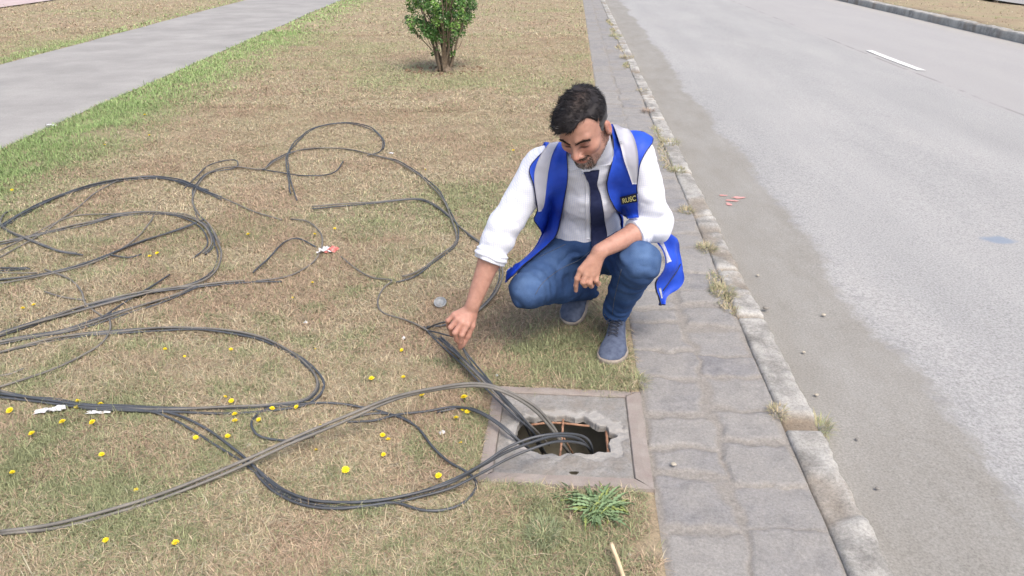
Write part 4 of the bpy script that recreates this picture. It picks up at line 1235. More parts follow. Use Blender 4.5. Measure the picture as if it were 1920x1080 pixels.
def snets(f, lo, hi, h, blk=16, slack=0.025):
    lo = np.asarray(lo, float); hi = np.asarray(hi, float)
    n = np.ceil((hi - lo) / h).astype(int) + 1
    nb = np.ceil(n / blk).astype(int)
    n = nb * blk
    V = np.empty(n, np.float32)
    bi = np.stack(np.meshgrid(*[np.arange(k) for k in nb], indexing='ij'), -1).reshape(-1, 3)
    cen = lo + (bi * blk + (blk - 1) / 2) * h
    fc = f(cen)
    half = blk * h * 0.5 * 1.75
    Vb = V.reshape(nb[0], blk, nb[1], blk, nb[2], blk)
    far = np.abs(fc) > half * 1.15 + slack
    loc = np.stack(np.meshgrid(*[np.arange(blk)] * 3, indexing='ij'), -1).reshape(-1, 3) * h
    for k in np.where(far)[0]:
        a, b, c = bi[k]; Vb[a, :, b, :, c, :] = fc[k]
    near = np.where(~far)[0]
    for s in range(0, len(near), 24):
        ks = near[s:s + 24]
        pts = (lo + bi[ks][:, None, :] * blk * h + loc[None]).reshape(-1, 3)
        vals = f(pts).reshape(len(ks), blk, blk, blk)
        for j, k in enumerate(ks):
            a, b, c = bi[k]; Vb[a, :, b, :, c, :] = vals[j]
    In = V < 0
    cnt = np.zeros(n - 1, np.int8)
    for dx in (0, 1):
        for dy in (0, 1):
            for dz in (0, 1):
                cnt += In[dx:n[0] - 1 + dx, dy:n[1] - 1 + dy, dz:n[2] - 1 + dz]
    I, J, K = np.where((cnt > 0) & (cnt < 8))
    N = len(I)
    acc = np.zeros((N, 3)); num = np.zeros(N)
    cor = [(a, b, c) for a in (0, 1) for b in (0, 1) for c in (0, 1)]
    vals = {c: V[I + c[0], J + c[1], K + c[2]] for c in cor}
    for a in cor:
        for ax in range(3):
            if a[ax] == 0:
                b = list(a); b[ax] = 1; b = tuple(b)
                va, vb = vals[a], vals[b]
                m = (va < 0) != (vb < 0)
                t = np.where(m, va / np.where(m, va - vb, 1), 0)
                pt = np.repeat(np.array(a, float)[None], N, 0); pt[:, ax] += t
                acc += pt * m[:, None]; num += m
    P_ = lo + (np.stack([I, J, K], 1) + acc / num[:, None]) * h
    idm = np.full(n - 1, -1, np.int32); idm[I, J, K] = np.arange(N)
    quads = []
    for ax in range(3):
        u, v = [(1, 2), (2, 0), (0, 1)][ax]
        sl0 = [slice(1, m - 1) for m in n]; sl1 = [slice(1, m - 1) for m in n]
        sl0[ax] = slice(0, n[ax] - 1); sl1[ax] = slice(1, n[ax])
        A, B = In[tuple(sl0)], In[tuple(sl1)]
        d = np.where(A != B)
        sgn = A[d]
        c = [d[0] + (0 if ax == 0 else 1), d[1] + (0 if ax == 1 else 1), d[2] + (0 if ax == 2 else 1)]
        def at_(du, dv):
            q = [c[0].copy(), c[1].copy(), c[2].copy()]
            q[u] = q[u] - du; q[v] = q[v] - dv
            return idm[q[0], q[1], q[2]]
        q = np.stack([at_(1, 1), at_(0, 1), at_(0, 0), at_(1, 0)], 1)
        q = np.where(sgn[:, None], q, q[:, ::-1])
        quads.append(q)
    Q = np.vstack(quads)
    Q = Q[(Q >= 0).all(1)]
    return P_, Q


def relax(V, Q, it=1, lam=0.5):
    for _ in range(it):
        acc = np.zeros_like(V); num = np.zeros(len(V))
        for k in range(4):
            a, b = Q[:, k], Q[:, (k + 1) % 4]
            for c in range(3):
                acc[:, c] += np.bincount(a, V[b, c], len(V)) + np.bincount(b, V[a, c], len(V))
            num += np.bincount(a, minlength=len(V)) + np.bincount(b, minlength=len(V))
        V = V + lam * (acc / np.maximum(num, 1)[:, None] - V)
    return V


def grad(f, p, e=0.002):
    g = np.stack([f(p + np.eye(3)[i] * e) - f(p - np.eye(3)[i] * e) for i in range(3)], 1)
    return g / (np.linalg.norm(g, axis=1)[:, None] + 1e-9)


def march(f, px, py, off=0.0, t0=1.2, tmax=4.0):
    px = np.asarray(px, float); py = np.asarray(py, float)
    d = FW[None] * F + RT[None] * (px - 960)[:, None] + UP[None] * (540 - py)[:, None]
    d /= np.linalg.norm(d, axis=1)[:, None]
    t = np.full(len(px), t0); best = t.copy(); bd = np.full(len(px), 9.0); done = np.zeros(len(px), bool)
    for _ in range(110):
        v = f(CAM + d * t[:, None]) - off
        m = (np.abs(v) < bd) & ~done
        best = np.where(m, t, best); bd = np.where(m, np.abs(v), bd)
        done |= np.abs(v) < 0.0006
        t = np.where(done, t, t + v * 0.75)
        t = np.minimum(t, tmax)
    q = CAM + d * best[:, None]
    for _ in range(4):
        q = q - grad(f, q) * (f(q) - off)[:, None]
    return q


# ---- joints of the crouching man
pel = np.array([0.105, 3.02, 0.335])
nck = P(1112, 264, 2.72)
shL = P(1190, 292, 2.74)
shR = P(1016, 312, 2.70)
elR = P(938, 436, 2.62)
wrR = P(886, 572, 2.52)
elL = P(1228, 420, 2.77)
wrL = P(1126, 470, 2.60)
hipL = np.array([0.185, 3.00, 0.34])
hipR = np.array([0.035, 3.00, 0.34])
knL = P(1200, 493, 2.64)
knR = P(988, 545, 2.66)
anL = P(1153, 585, 2.84)
anR = P(1106, 542, 3.05)

# head frame
HS = 1.05
hp_, hy_, hr_ = math.radians(37), math.radians(21), math.radians(8)
hf = np.array([-math.sin(hy_) * math.cos(hp_), -math.cos(hy_) * math.cos(hp_), -math.sin(hp_)])
hu = np.array([-math.sin(hy_) * math.sin(hp_), -math.cos(hy_) * math.sin(hp_), math.cos(hp_)])
hl = np.array([math.cos(hy_), -math.sin(hy_), 0.0])     # towards the man's left (right in the picture)
hu, hl = hu * math.cos(hr_) - hl * math.sin(hr_), hl * math.cos(hr_) + hu * math.sin(hr_)
HC = P(1094, 237, 2.55)
HB = np.stack([hl, hf, hu])                              # rows


def hloc(p): return (p - HC) @ HB.T / HS
def hworld(q): return HC + (np.asarray(q, float) * HS) @ HB


def head_sdf(p):
    q = hloc(p)
    qa = q.copy(); qa[:, 0] = np.abs(qa[:, 0])
    d = ell(q, (0, -0.012, 0.032), (0.074, 0.094, 0.084))
    d = smin(d, ell(q, (0, 0.028, -0.020), (0.061, 0.062, 0.082)), 0.03)
    d = smin(d, cap(qa, (0.050, -0.005, -0.055), (0.016, 0.064, -0.092), 0.020, 0.020), 0.03)
    d = smin(d, ell(q, (0, 0.072, -0.092), (0.024, 0.020, 0.020)), 0.02)
    d = smin(d, ell(qa, (0.040, 0.058, -0.022), (0.024, 0.022, 0.020)), 0.02)
    d = smin(d, cap(qa, (0.010, 0.083, 0.024), (0.043, 0.068, 0.028), 0.0095, 0.008), 0.014)
    d = smax(d, -ell(qa, (0.031, 0.098, 0.004), (0.019, 0.018, 0.013)), 0.014)
    d = smin(d, ell(qa, (0.031, 0.070, 0.002), (0.015, 0.0145, 0.0125)), 0.006)
    d = smin(d, cap(q, (0, 0.082, 0.014), (0, 0.109, -0.026), 0.0075, 0.0115), 0.013)
    d = smin(d, ell(qa, (0.0140, 0.096, -0.031), (0.0100, 0.012, 0.0092)), 0.008)
    d = smax(d, -ell(qa, (0.007, 0.104, -0.041), (0.004, 0.006, 0.005)), 0.003)
    d = smin(d, ell(q, (0, 0.078, -0.056), (0.030, 0.018, 0.022)), 0.018)
    d = smin(d, ell(q, (0, 0.0925, -0.0540), (0.019, 0.0075, 0.0050)), 0.005)
    d = smin(d, ell(q, (0, 0.0905, -0.0650), (0.018, 0.0080, 0.0060)), 0.005)
    d = smax(d, -ell(np.stack([q[:, 0], q[:, 1], q[:, 2] + 9.0 * q[:, 0] ** 2], 1), (0, 0.101, -0.0585), (0.024, 0.007, 0.0018)), 0.003)
    # nasolabial crease, frown line
    d = smax(d, -(cap(qa, (0.019, 0.094, -0.030), (0.033, 0.080, -0.058), 0.0032)), 0.008)
    d = smax(d, -(cap(qa, (0.005, 0.094, 0.020), (0.006, 0.092, 0.038), 0.0018)), 0.006)
    # ears
    e = ell(qa, (0.079, -0.010, -0.018), (0.0075, 0.019, 0.031))
    e = smax(e, -ell(qa, (0.089, -0.006, -0.015), (0.007, 0.011, 0.020)), 0.004)
    d = smin(d, e, 0.008)
    return d * HS


nkT = hworld((0, -0.030, -0.060)); nkB = nck


def hand_right(p):                    # the hand reaching to the cables (left in the picture)
    d = None
    kn = [(852, 590, 2.50), (858, 598, 2.485), (866, 605, 2.475), (876, 609, 2.475)]
    wr = P(886, 578, 2.525)
    for k in kn:
        e = cap(p, wr + (P(*k) - wr) * 0.1, P(*k), 0.019, 0.0125)
        d = e if d is None else smin(d, e, 0.014)
    fingers = [
        [(852, 590, 2.50), (840, 601, 2.49), (841, 612, 2.515), (850, 612, 2.535)],
        [(858, 598, 2.485), (845, 614, 2.47), (847, 626, 2.495), (856, 624, 2.515)],
        [(866, 605, 2.475), (853, 624, 2.455), (856, 637, 2.470), (862, 645, 2.485)],
        [(876, 609, 2.475), (866, 628, 2.455), (864, 641, 2.462), (862, 652, 2.472)]]
    fr = [(.0105, .0095, .0085, .0075), (.0115, .0105, .0092, .008), (.012, .011, .0095, .008), (.012, .0108, .0095, .008)]
    for g, r in zip(fingers, fr):
        d = smin(d, chain(p, [P(*k) for k in g], r, 0.004), 0.0045)
    th = [(886, 592, 2.515), (884, 611, 2.495), (877, 630, 2.485), (868, 647, 2.478)]
    d = smin(d, chain(p, [P(*k) for k in th], (.018, .0145, .0118, .009), 0.006), 0.012)
    return d


def hand_left(p):                     # the hand hanging over the knee
    wr = P(1124, 471, 2.60)
    kn = [(1089, 506, 2.575), (1099, 514, 2.57), (1110, 515, 2.575), (1119, 511, 2.585)]
    d = None
    for k in kn:
        e = cap(p, wr + (P(*k) - wr) * 0.1, P(*k), 0.020, 0.0130)
        d = e if d is None else smin(d, e, 0.016)
    fingers = [
        [(1089, 506, 2.575), (1082, 522, 2.572), (1080, 535, 2.580), (1080, 545, 2.588)],
        [(1099, 514, 2.57), (1093, 529, 2.562), (1097, 535, 2.585), (1101, 532, 2.602)],
        [(1110, 515, 2.575), (1105, 530, 2.565), (1109, 536, 2.588), (1112, 532, 2.603)],
        [(1119, 511, 2.585), (1118, 526, 2.575), (1122, 533, 2.592), (1123, 530, 2.607)]]
    fr = [(.0118, .0105, .0092, .0078), (.0120, .0115, .0100, .0085), (.0118, .0110, .0098, .0082), (.0108, .0098, .0085, .0075)]
    for g, r in zip(fingers, fr):
        d = smin(d, chain(p, [P(*k) for k in g], r, 0.004), 0.004)
    th = [(1108, 484, 2.625), (1098, 500, 2.635), (1096, 516, 2.635), (1099, 528, 2.63)]
    d = smin(d, chain(p, [P(*k) for k in th], (.016, .0135, .0115, .009), 0.006), 0.006)
    return d


def torso_core(p, g=0.0):
    d = ell(p, pel + [0, 0, 0.02], (0.165 + g, 0.135 + g, 0.125 + g))
    d = smin(d, ell(p, P(1098, 420, 2.915), (0.145 + g, 0.118 + g, 0.145 + g)), 0.07)
    d = smin(d, ell(p, P(1105, 345, 2.815), (0.160 + g, 0.112 + g, 0.150 + g)), 0.07)
    d = smin(d, cap(p, shR + [0.035, 0.02, -0.01], shL + [-0.035, 0.02, -0.01], 0.066 + g, 0.066 + g), 0.06)
    d = smin(d, cap(p, (shL + shR) / 2 + [0, 0.03, 0.0], nck + [0, 0.0, 0.01], 0.085 + g, 0.060 + g), 0.05)
    return d


def body_sdf(p):
    d = head_sdf(p)
    d = smin(d, cap(p, nkT, nkB, 0.060, 0.064), 0.025)
    d = smin(d, torso_core(p, -0.018), 0.03)
    for sh, el, wr in ((shR, elR, wrR), (shL, elL, wrL)):
        fm = el + (wr - el) * 0.35
        d = smin(d, chain(p, [sh, el, fm, wr], (0.050, 0.040, 0.043, 0.0285), 0.02), 0.02)
    d = smin(d, hand_right(p), 0.012)
    d = smin(d, hand_left(p), 0.012)
    for hp0, kn, an in ((hipL, knL, anL), (hipR, knR, anR)):
        d = smin(d, chain(p, [hp0, kn + (hp0 - kn) * 0.06, an], (0.07, 0.045, 0.030), 0.02), 0.03)
    return d


# ---- clothes
def wrinkle(p, s, sc, amp, stretch=(1, 1, 1)):
    q = p * sc * np.array(stretch)
    n = noise3(q + noise3(q * 0.7, s + 3)[:, None] * 1.5, s) * 0.65 + noise3(q * 2.1, s + 9) * 0.35
    return (1 - np.abs(2 * n - 1) * 2) * amp


cufR = elR + (wrR - elR) * 0.36
cufL = elL + (wrL - elL) * 0.36


def shirt_sdf(p):
    d = torso_core(p, 0.0)
    d = smin(d, chain(p, [shR, elR, cufR], (0.076, 0.061, 0.055), 0.03), 0.035)
    d = smin(d, chain(p, [shL, elL + [0.0, 0, 0.0], cufL], (0.078, 0.068, 0.053), 0.03), 0.035)
    d = d + wrinkle(p, 3, 17, 0.0042, (1, 1, 1.0))
    # drag folds at the elbows
    for c, s in ((elR, 1), (elL, 2)):
        r = np.linalg.norm(p - c, axis=1)
        d = d + 0.0060 * np.exp(-(r / 0.12) ** 2) * np.sin(((p - c) @ np.array([18, 28, 58.0])) + 2.5 * noise3(p * 12, s))
    # rolled cuffs
    for c, a, b, R in ((cufR, elR, wrR, 0.050), (cufL, elL, wrL, 0.048)):
        ax = (b - a) / np.linalg.norm(b - a)
        t = (p - c) @ ax; rad = np.linalg.norm(p - c - t[:, None] * ax, axis=1)
        ring = np.hypot(rad - R, (t + 0.012) * 0.62) - 0.0155 + 0.003 * np.sin(t * 330 + 3 * noise3(p * 25, 5)) + wrinkle(p, 8, 30, 0.002)
        d = smin(d, ring, 0.008)
        d = np.where(np.linalg.norm(p - c, axis=1) < 0.12, smax(d, np.minimum(t - 0.012, 10), 0.006), d)
        d = smax(d, -np.maximum(np.maximum(rad - (R - 0.008), -(t + 0.02)), t - 0.06), 0.004)
    # collar band and neck opening
    ax = (nkT - nck) / np.linalg.norm(nkT - nck); t = (p - nck) @ ax
    rad = np.linalg.norm(p - nck - t[:, None] * ax, axis=1)
    d = np.maximum(d, -np.maximum(rad - 0.069, -0.02 - t))
    band = np.maximum(np.abs(rad - 0.0725) - 0.0035, np.abs(t - 0.012) - 0.036)
    d = smin(d, band, 0.006)
    # tucked in at the waist
    d = smax(d, 0.36 - p[:, 2], 0.01)
    return d


def jeans_sdf(p):
    d = ell(p, pel + [0, 0, 0.015], (0.178, 0.150, 0.130))
    d = smin(d, ell(p, P(1100, 446, 2.915), (0.152, 0.122, 0.085)), 0.04)
    d = smin(d, chain(p, [hipR + [-.01, 0, 0], knR + [0.008, 0.02, 0]], (0.105, 0.078)), 0.05)
    d = smin(d, chain(p, [hipL + [.01, 0, 0], knL + [0, 0.02, 0]], (0.105, 0.080)), 0.045)
    sR = knR + (anR - knR) * 0.97; sL = knL + (anL - knL) * 1.02
    d2 = chain(p, [knR, knR + (sR - knR) * .45 + [0, .01, .01], sR], (0.074, 0.070, 0.056))
    d3 = chain(p, [knL, knL + (sL - knL) * .5 + [0, .02, .0], sL], (0.082, 0.069, 0.060))
    d = smin(d, smin(d2, d3, 0.01), 0.025)
    d = d + wrinkle(p, 21, 11, 0.0065, (1, 0.6, 1.6))
    for c, ax, a, f_ in ((knR + (hipR - knR) * .2, (hipR - knR), .0048, 120), (knL + (hipL - knL) * .15, (knL - anL), .0048, 120), (sL, (anL - knL), .0055, 150), (pel + [0, -.16, .05], np.array([.1, .2, .5]), .004, 100)):
        ax = np.asarray(ax) / np.linalg.norm(ax)
        r = np.linalg.norm(p - c, axis=1)
        d = d + a * np.exp(-(r / 0.10) ** 2) * np.sin((p - c) @ (ax * f_) + 5 * noise3(p * 11, 4))
    # crease behind the bent knees
    for kn, hp0, an in ((knR, hipR, anR), (knL, hipL, anL)):
        m = kn + ((hp0 + an) / 2 - kn) * 0.30
        d = smax(d, -cap(p, m, (hp0 + an) / 2, 0.004, 0.020), 0.022)
    # hems
    for an, kn in ((anL, knL), (anR, knR)):
        ax = (an - kn) / np.linalg.norm(an - kn); e = kn + (an - kn) * 1.0
        t = (p - e) @ ax; near = np.linalg.norm(p - e, axis=1) < 0.13
        rad = np.linalg.norm(p - e - t[:, None] * ax, axis=1)
        d = np.where(near, smax(d, t - 0.012, 0.005), d)
        d = np.where(near, smax(d, -np.maximum(rad - 0.047, -(t + 0.03)), 0.004), d)
    # waist opening
    wp = P(1093, 449, 2.79); wn = np.array([0.02, -0.30, 0.95]); wn /= np.linalg.norm(wn)
    cutw = smax(d, (p - wp) @ wn - 0.004, 0.006)
    d = np.where(p[:, 1] > 2.755, cutw, d)
    return d


def foot_frame(toe, heel, lift=None):
    f_ = np.asarray(toe, float) - np.asarray(heel, float); L = np.linalg.norm(f_); f_ /= L
    s = np.cross(f_, [0, 0, 1.0]); s /= np.linalg.norm(s); u = np.cross(s, f_)
    return np.asarray(heel, float), np.stack([s, f_, u]), L


def sole_w(y, L):
    return np.interp(y / L, [-.02, .02, .12, .3, .5, .68, .82, .92, .98, 1.01], [.014, .030, .040, .039, .046, .059, .057, .044, .026, .010])


def shoe_parts(toe, heel, side):
    o, B, L = foot_frame(toe, heel)
    def loc(p): return (p - o) @ B.T
    def sole(p):
        q = loc(p); c = side * 0.010 * np.sin(np.clip(q[:, 1] / L, 0, 1) * math.pi)
        wv = sole_w(q[:, 1], L) * 1.06
        dx = np.abs(q[:, 0] - c) - wv
        dy = np.maximum(-q[:, 1], q[:, 1] - L)
        d2 = smax(dx, dy, 0.02)
        return smax(d2, np.abs(q[:, 2] - 0.011) - 0.011, 0.006)
    def upper(p):
        q = loc(p); c = side * 0.010 * np.sin(np.clip(q[:, 1] / L, 0, 1) * math.pi)
        q = q.copy(); q[:, 0] -= c
        y = q[:, 1] / L
        top = np.interp(y, [0, .1, .3, .42, .6, .8, .93, 1.0], [.088, .095, .102, .096, .070, .050, .038, .022])
        wv = sole_w(q[:, 1], L) * 1.0 - 0.002
        zz = np.clip((q[:, 2] - 0.01) / (top - 0.005), 0, 1.3)
        wz = wv * np.sqrt(np.clip(1 - np.clip(zz, 0, 1) ** 2.6 * np.interp(y, [0, .35, .6, 1], [.55, .72, .95, .98]), 0.02, 1))
        dx = np.abs(q[:, 0]) - wz
        d = smax(dx * 0.8, q[:, 2] - top, 0.022)
        d = smax(d, np.maximum(-q[:, 1] + 0.004, q[:, 1] - L + 0.004), 0.025)
        d = smax(d, 0.018 - q[:, 2], 0.004)
        # toe cap seam and tongue
        d = d + 0.0016 * np.exp(-((y - .60 + 0.5 * np.abs(q[:, 0])) / .010) ** 2)
        d = np.where((np.abs(q[:, 0]) < .018) & (y > .36) & (y < .60), d + 0.0018, d)
        d = d + (noise3(p * 40, 3) - .5) * 0.0012
        d = smax(d, -cap(q, (0, L * .2, .075), (0, L * .22, .2), .028, .036), 0.006)
        return d
    def lace_pts(p_):
        return o + np.asarray(p_) @ B
    return sole, upper, lace_pts, L, loc


toeL = np.array([0.192, 2.588, 0.002]); heelL = np.array([0.240, 2.905, 0.004])
toeR = np.array([0.030, 2.925, -0.004]); heelR = np.array([0.140, 3.120, 0.145])
shoes = [shoe_parts(toeL, heelL, -1), shoe_parts(toeR, heelR, 1)]

# materials
def m_skin():
    n = NT("skin")
    v = n.ramp(n.noise(48, 6, 0.7), [(0.3, (0.86, 0.80, 0.79)), (0.7, (1.10, 1.10, 1.10))])
    n.color(n.mix(1.0, n.attr(), v, 'MULTIPLY'))
    n.rough(0.48, 0.4)
    n.b.inputs["Subsurface Weight"].default_value = 0.12
    n.b.inputs["Subsurface Radius"].default_value = (0.012, 0.005, 0.003)
    n.b.inputs["Subsurface Scale"].default_value = 0.5
    n.bump(n.noise(420, 4, 0.7), 0.15, 0.001)
    return n.m


def m_shirt():
    n = NT("checked_cotton")
    geo = n.pos(obj=True)
    sep = n.node("ShaderNodeSeparateXYZ"); n.link(geo, sep.inputs[0])
    def lines(v, per, wd):
        a = n.math('ABSOLUTE', n.math('SUBTRACT', n.math('FRACT', n.math('MULTIPLY', v, 1 / per)), 0.5))
        return n.math('LESS_THAN', a, wd)
    u = n.math('ADD', sep.outputs[0], n.math('MULTIPLY', sep.outputs[1], 0.25))
    v = n.math('ADD', sep.outputs[2], n.math('MULTIPLY', sep.outputs[1], -0.35))
    g = n.math('MAXIMUM', lines(u, 0.0075, 0.12), lines(v, 0.0075, 0.12))
    n.color(n.mix(n.math('MULTIPLY', g, 0.28), (0.74, 0.76, 0.82), (0.30, 0.38, 0.66)))
    n.rough(0.8, 0.2); n.bump(n.noise(22, 4, 0.55, obj=True), 0.25, 0.006)
    n.b.inputs["Sheen Weight"].default_value = 0.1
    return n.m


def m_denim():
    n = NT("blue_denim")
    a = n.ramp(n.noise(7, 5, 0.6, obj=True), [(0.3, (0.020, 0.046, 0.130)), (0.55, (0.034, 0.074, 0.185)), (0.75, (0.062, 0.118, 0.26))])
    c = n.mix(n.attr(), a, (0.115, 0.195, 0.35))
    tw = n.ramp(n.noise(1.0, 3, 0.7, obj=True, sc=(900, 900, 260)), [(0.3, (0.80,) * 3), (0.7, (1.22,) * 3)])
    n.color(n.mix(1.0, c, tw, 'MULTIPLY')); n.rough(0.85, 0.15)
    n.bump(n.noise(45, 5, 0.65, obj=True), 0.4, 0.006)
    return n.m


M['skin'] = m_skin(); M['shirt'] = m_shirt(); M['denim'] = m_denim()
M['vest'] = simple("royal_blue_vest_fabric", (0.012, 0.055, 0.46), (0.020, 0.085, 0.60), 10, 0.55, 0.35, 45, 0.35, bdist=0.006)
M['refl'] = simple("grey_reflective_tape", (0.38, 0.39, 0.46), (0.46, 0.47, 0.53), 12, 0.5, 0.2, 50, 0.4, bdist=0.004)
M['trim'] = simple("navy_binding", (0.012, 0.016, 0.045), (0.03, 0.035, 0.07), 40, 0.7)
M['tie'] = simple("navy_knit_tie", (0.010, 0.016, 0.060), (0.022, 0.030, 0.085), 60, 0.8, 0.5, 500)
M['suede'] = simple("blue_grey_suede", (0.055, 0.07, 0.115), (0.11, 0.135, 0.20), 45, 0.9, 0.3, 300)
M['sole'] = simple("tan_rubber_sole", (0.24, 0.205, 0.175), (0.33, 0.29, 0.25), 30, 0.8, 0.2)
M['lace'] = simple("dark_laces", (0.03, 0.035, 0.05), (0.06, 0.065, 0.085), 50, 0.8)
M['hair'] = attr_mat("dark_hair", 0.6, 0.22, 0.15, 200)

man = empty("person", tuple(pel * [1, 1, 0]), "crouching man in a blue vest, checked shirt and navy tie, reaching down to the cables", "person")

# ---- body (one continuous skin)
SK = np.array([0.42, 0.236, 0.18])
V, Q = snets(body_sdf, (-0.47, 2.33, 0.03), (0.45, 3.20, 1.16), 0.0029)
V = relax(V, Q, 1, 0.35)
nrm_ = None


def skin_cols(V):
    n = len(V)
    c = np.tile(SK, (n, 1))
    q = hloc(V); qa = q.copy(); qa[:, 0] = np.abs(qa[:, 0])
    near = np.linalg.norm(q, axis=1) < 0.17
    def blend(c, m, col): return c * (1 - m[:, None]) + np.array(col) * m[:, None]
    nz = noise3(V * 160, 3); nz2 = noise3(V * 60, 9)
    r = lambda cx, cy, cz, s: np.exp(-(((qa - np.array([cx, cy, cz])) / s) ** 2).sum(1)) * near
    c = blend(c, 0.5 * r(0.038, .08, -.02, .022), (0.52, 0.22, 0.17))        # cheeks
    c = blend(c, 0.5 * r(0.0, .115, -.028, .016), (0.52, 0.21, 0.16))        # nose
    c = blend(c, 0.45 * r(0.080, -.012, -.015, .03), (0.50, 0.17, 0.13))          # ears
    c = blend(c, 0.75 * r(0.031, .088, .007, np.array([.018, .02, .009])), (0.25, 0.10, 0.08))  # lids
    c = blend(c, 1.0 * np.clip(1.5 * r(0.029, .088, -.003, np.array([.015, .03, .0038])), 0, 1), (0.045, 0.022, 0.018))  # lash line
    lips = near & (qa[:, 0] < .022) & (np.abs(q[:, 2] + .0595 + 9.0 * q[:, 0] ** 2) < .0095 * np.sqrt(np.clip(1 - (qa[:, 0] / .022) ** 2, 0, 1))) & (q[:, 1] > .08)
    c = blend(c, 0.75 * lips, (0.42, 0.16, 0.13))
    # beard: goatee, moustache, jaw line
    jaw = near & (q[:, 1] > -.005) & (q[:, 2] < -.052 - 0.25 * np.clip(q[:, 1] - .05, -.1, .0) * 2 * 0) & ~lips & (q[:, 2] > -.13)
    line = sstep(-.052, -.066, q[:, 2] + .25 * np.clip(.062 - q[:, 1], 0, .07)) * jaw * np.where(q[:, 1] > .055, 1, .55)
    mou = near & (np.abs(q[:, 2] + .047) < .006) & (qa[:, 0] < .028) & (q[:, 1] > .08)
    side_ = near & (qa[:, 0] > .055) & (q[:, 1] > -.005) & (q[:, 1] < .022) & (q[:, 2] < .01)
    m = np.clip(0.62 * line + 0.35 * mou + 0.4 * side_, 0, .75) * (0.55 + 0.6 * nz)
    gry = np.where(((qa[:, 0] < .02) & (q[:, 2] < -.068))[:, None], np.array([.36, .31, .29]), np.array([.085, .060, .052]))
    c = c * (1 - m[:, None]) + gry * m[:, None]
    # scalp under the hair
    # knuckles and finger tips slightly redder
    hands = (V[:, 2] < 0.27) & (V[:, 0] < -.2)
    c = np.where(hands[:, None], c * np.array([1.04, 1.0, 1.0]), c)
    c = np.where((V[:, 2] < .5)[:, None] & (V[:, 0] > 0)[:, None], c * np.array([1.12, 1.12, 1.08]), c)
    return c * (0.96 + 0.08 * nz2[:, None])


body = mesh_np("body", V, Q, M['skin'], man, cols=skin_cols(V))

# ---- shirt
V, Q = snets(shirt_sdf, (-0.42, 2.45, 0.33), (0.48, 3.20, 0.98), 0.0045)
V = relax(V, Q, 1, 0.4)
shirt = mesh_np("shirt", V, Q, M['shirt'], man)

# ---- jeans
V, Q = snets(jeans_sdf, (-0.30, 2.48, 0.03), (0.45, 3.24, 0.62), 0.0045)
V = relax(V, Q, 1, 0.4)
fade = np.clip(1.0 * np.exp(-(np.linalg.norm(V - (knL + [0, -.04, .05]), axis=1) / .085) ** 2) + .8 * np.exp(-(np.linalg.norm(V - (knR + [0, -.03, .06]), axis=1) / .09) ** 2)
               + .4 * np.exp(-(np.linalg.norm(V - (knR + (hipR - knR) * .5 + [0, -.03, .08]), axis=1) / .09) ** 2), 0, 1) * (.35 + .5 * noise3(V * 45, 5))
jeans = mesh_np("jeans", V, Q, M['denim'], man, cols=fade)

# ---- shoes
for k, (sole, upper, lp, L, lc) in enumerate(shoes):
    c = (toeL + heelL) / 2 if k == 0 else (toeR + heelR) / 2
    lo, hi = c - [.20, .20, .15], c + [.20, .20, .20]
    V, Q = snets(upper, lo, hi, 0.0035)
    sh = mesh_np("shoe", V, Q, M['suede'], man, loc=None)
    Vs, Qs = snets(sole, lo, hi, 0.0035)
    so = mesh_np("sole", Vs - np.array(man.location), Qs, M['sole'], None)
    so.parent = sh
    mb = MB()
    for j, y in enumerate((.40, .455, .51, .565)):
        z = np.interp(y, [.3, .42, .6], [.104, .098, .073])
        for s in (1, -1):
            p = [lp((-.020 * s, y * L, z - .004)), lp((0, (y + .02) * L, z + .002)), lp((.020 * s, (y + .04) * L, z - .010))]
            mb.tube(catmull(p, .006), .0022, 5)
    if k == 0:
        for s in (1, -1):
            p = [lp((0, .38 * L, .106)), lp((.022 * s, .41 * L, .112)), lp((.034 * s, .46 * L, .098)), lp((.016 * s, .43 * L, .104)), lp((0, .39 * L, .108))]
            mb.tube(catmull(p, .006), .0018, 5)
    V_ = mb.build("laces", M['lace'], man); V_.parent = sh


# ---- cloth patches lying on shirt and jeans
def both(p): return smin(shirt_sdf(p), jeans_sdf(p), 0.05)


def cloth(name, rows, base, off, mat, parent, thick=0.0025, n=40, m=14, smooth_it=2, fold=0.0, seed=0, out=None, edge=0.0):
    L = catmull([r[0] for r in rows], 4); R = catmull([r[1] for r in rows], 4)
    def rs(A, n):
        s = np.concatenate([[0], np.cumsum(np.linalg.norm(np.diff(A, axis=0), axis=1))])
        return np.stack([np.interp(np.linspace(0, s[-1], n), s, A[:, i]) for i in range(A.shape[1])], 1)
    L, R = rs(L, n), rs(R, n)
    t = np.linspace(0, 1, m)[None, :, None]
    A = L[:, None] * (1 - t) + R[:, None] * t
    W = march(base, A[..., 0].ravel(), A[..., 1].ravel(), off).reshape(n, m, 3)
    for _ in range(smooth_it):
        W2 = W.copy(); W2[1:-1] = (W[:-2] + W[2:] + 2 * W[1:-1]) / 4; W3 = W2.copy(); W3[:, 1:-1] = (W2[:, :-2] + W2[:, 2:] + 2 * W2[:, 1:-1]) / 4; W = W3
    nv = grad(base, W.reshape(-1, 3), 0.004).reshape(n, m, 3)
    if fold:
        W = W + nv * (fold * (fbm2(t[..., 0] * 3.5 + seed, np.linspace(0, 1, n)[:, None] * 2.2 + seed, seed, 3) - .4))[..., None]
    d = base(W.reshape(-1, 3)).reshape(n, m) - off * 0.7
    W = W + nv * np.maximum(-d, 0)[..., None]
    o = sheet(name, W, nv, thick, mat, parent)
    return o, W, nv


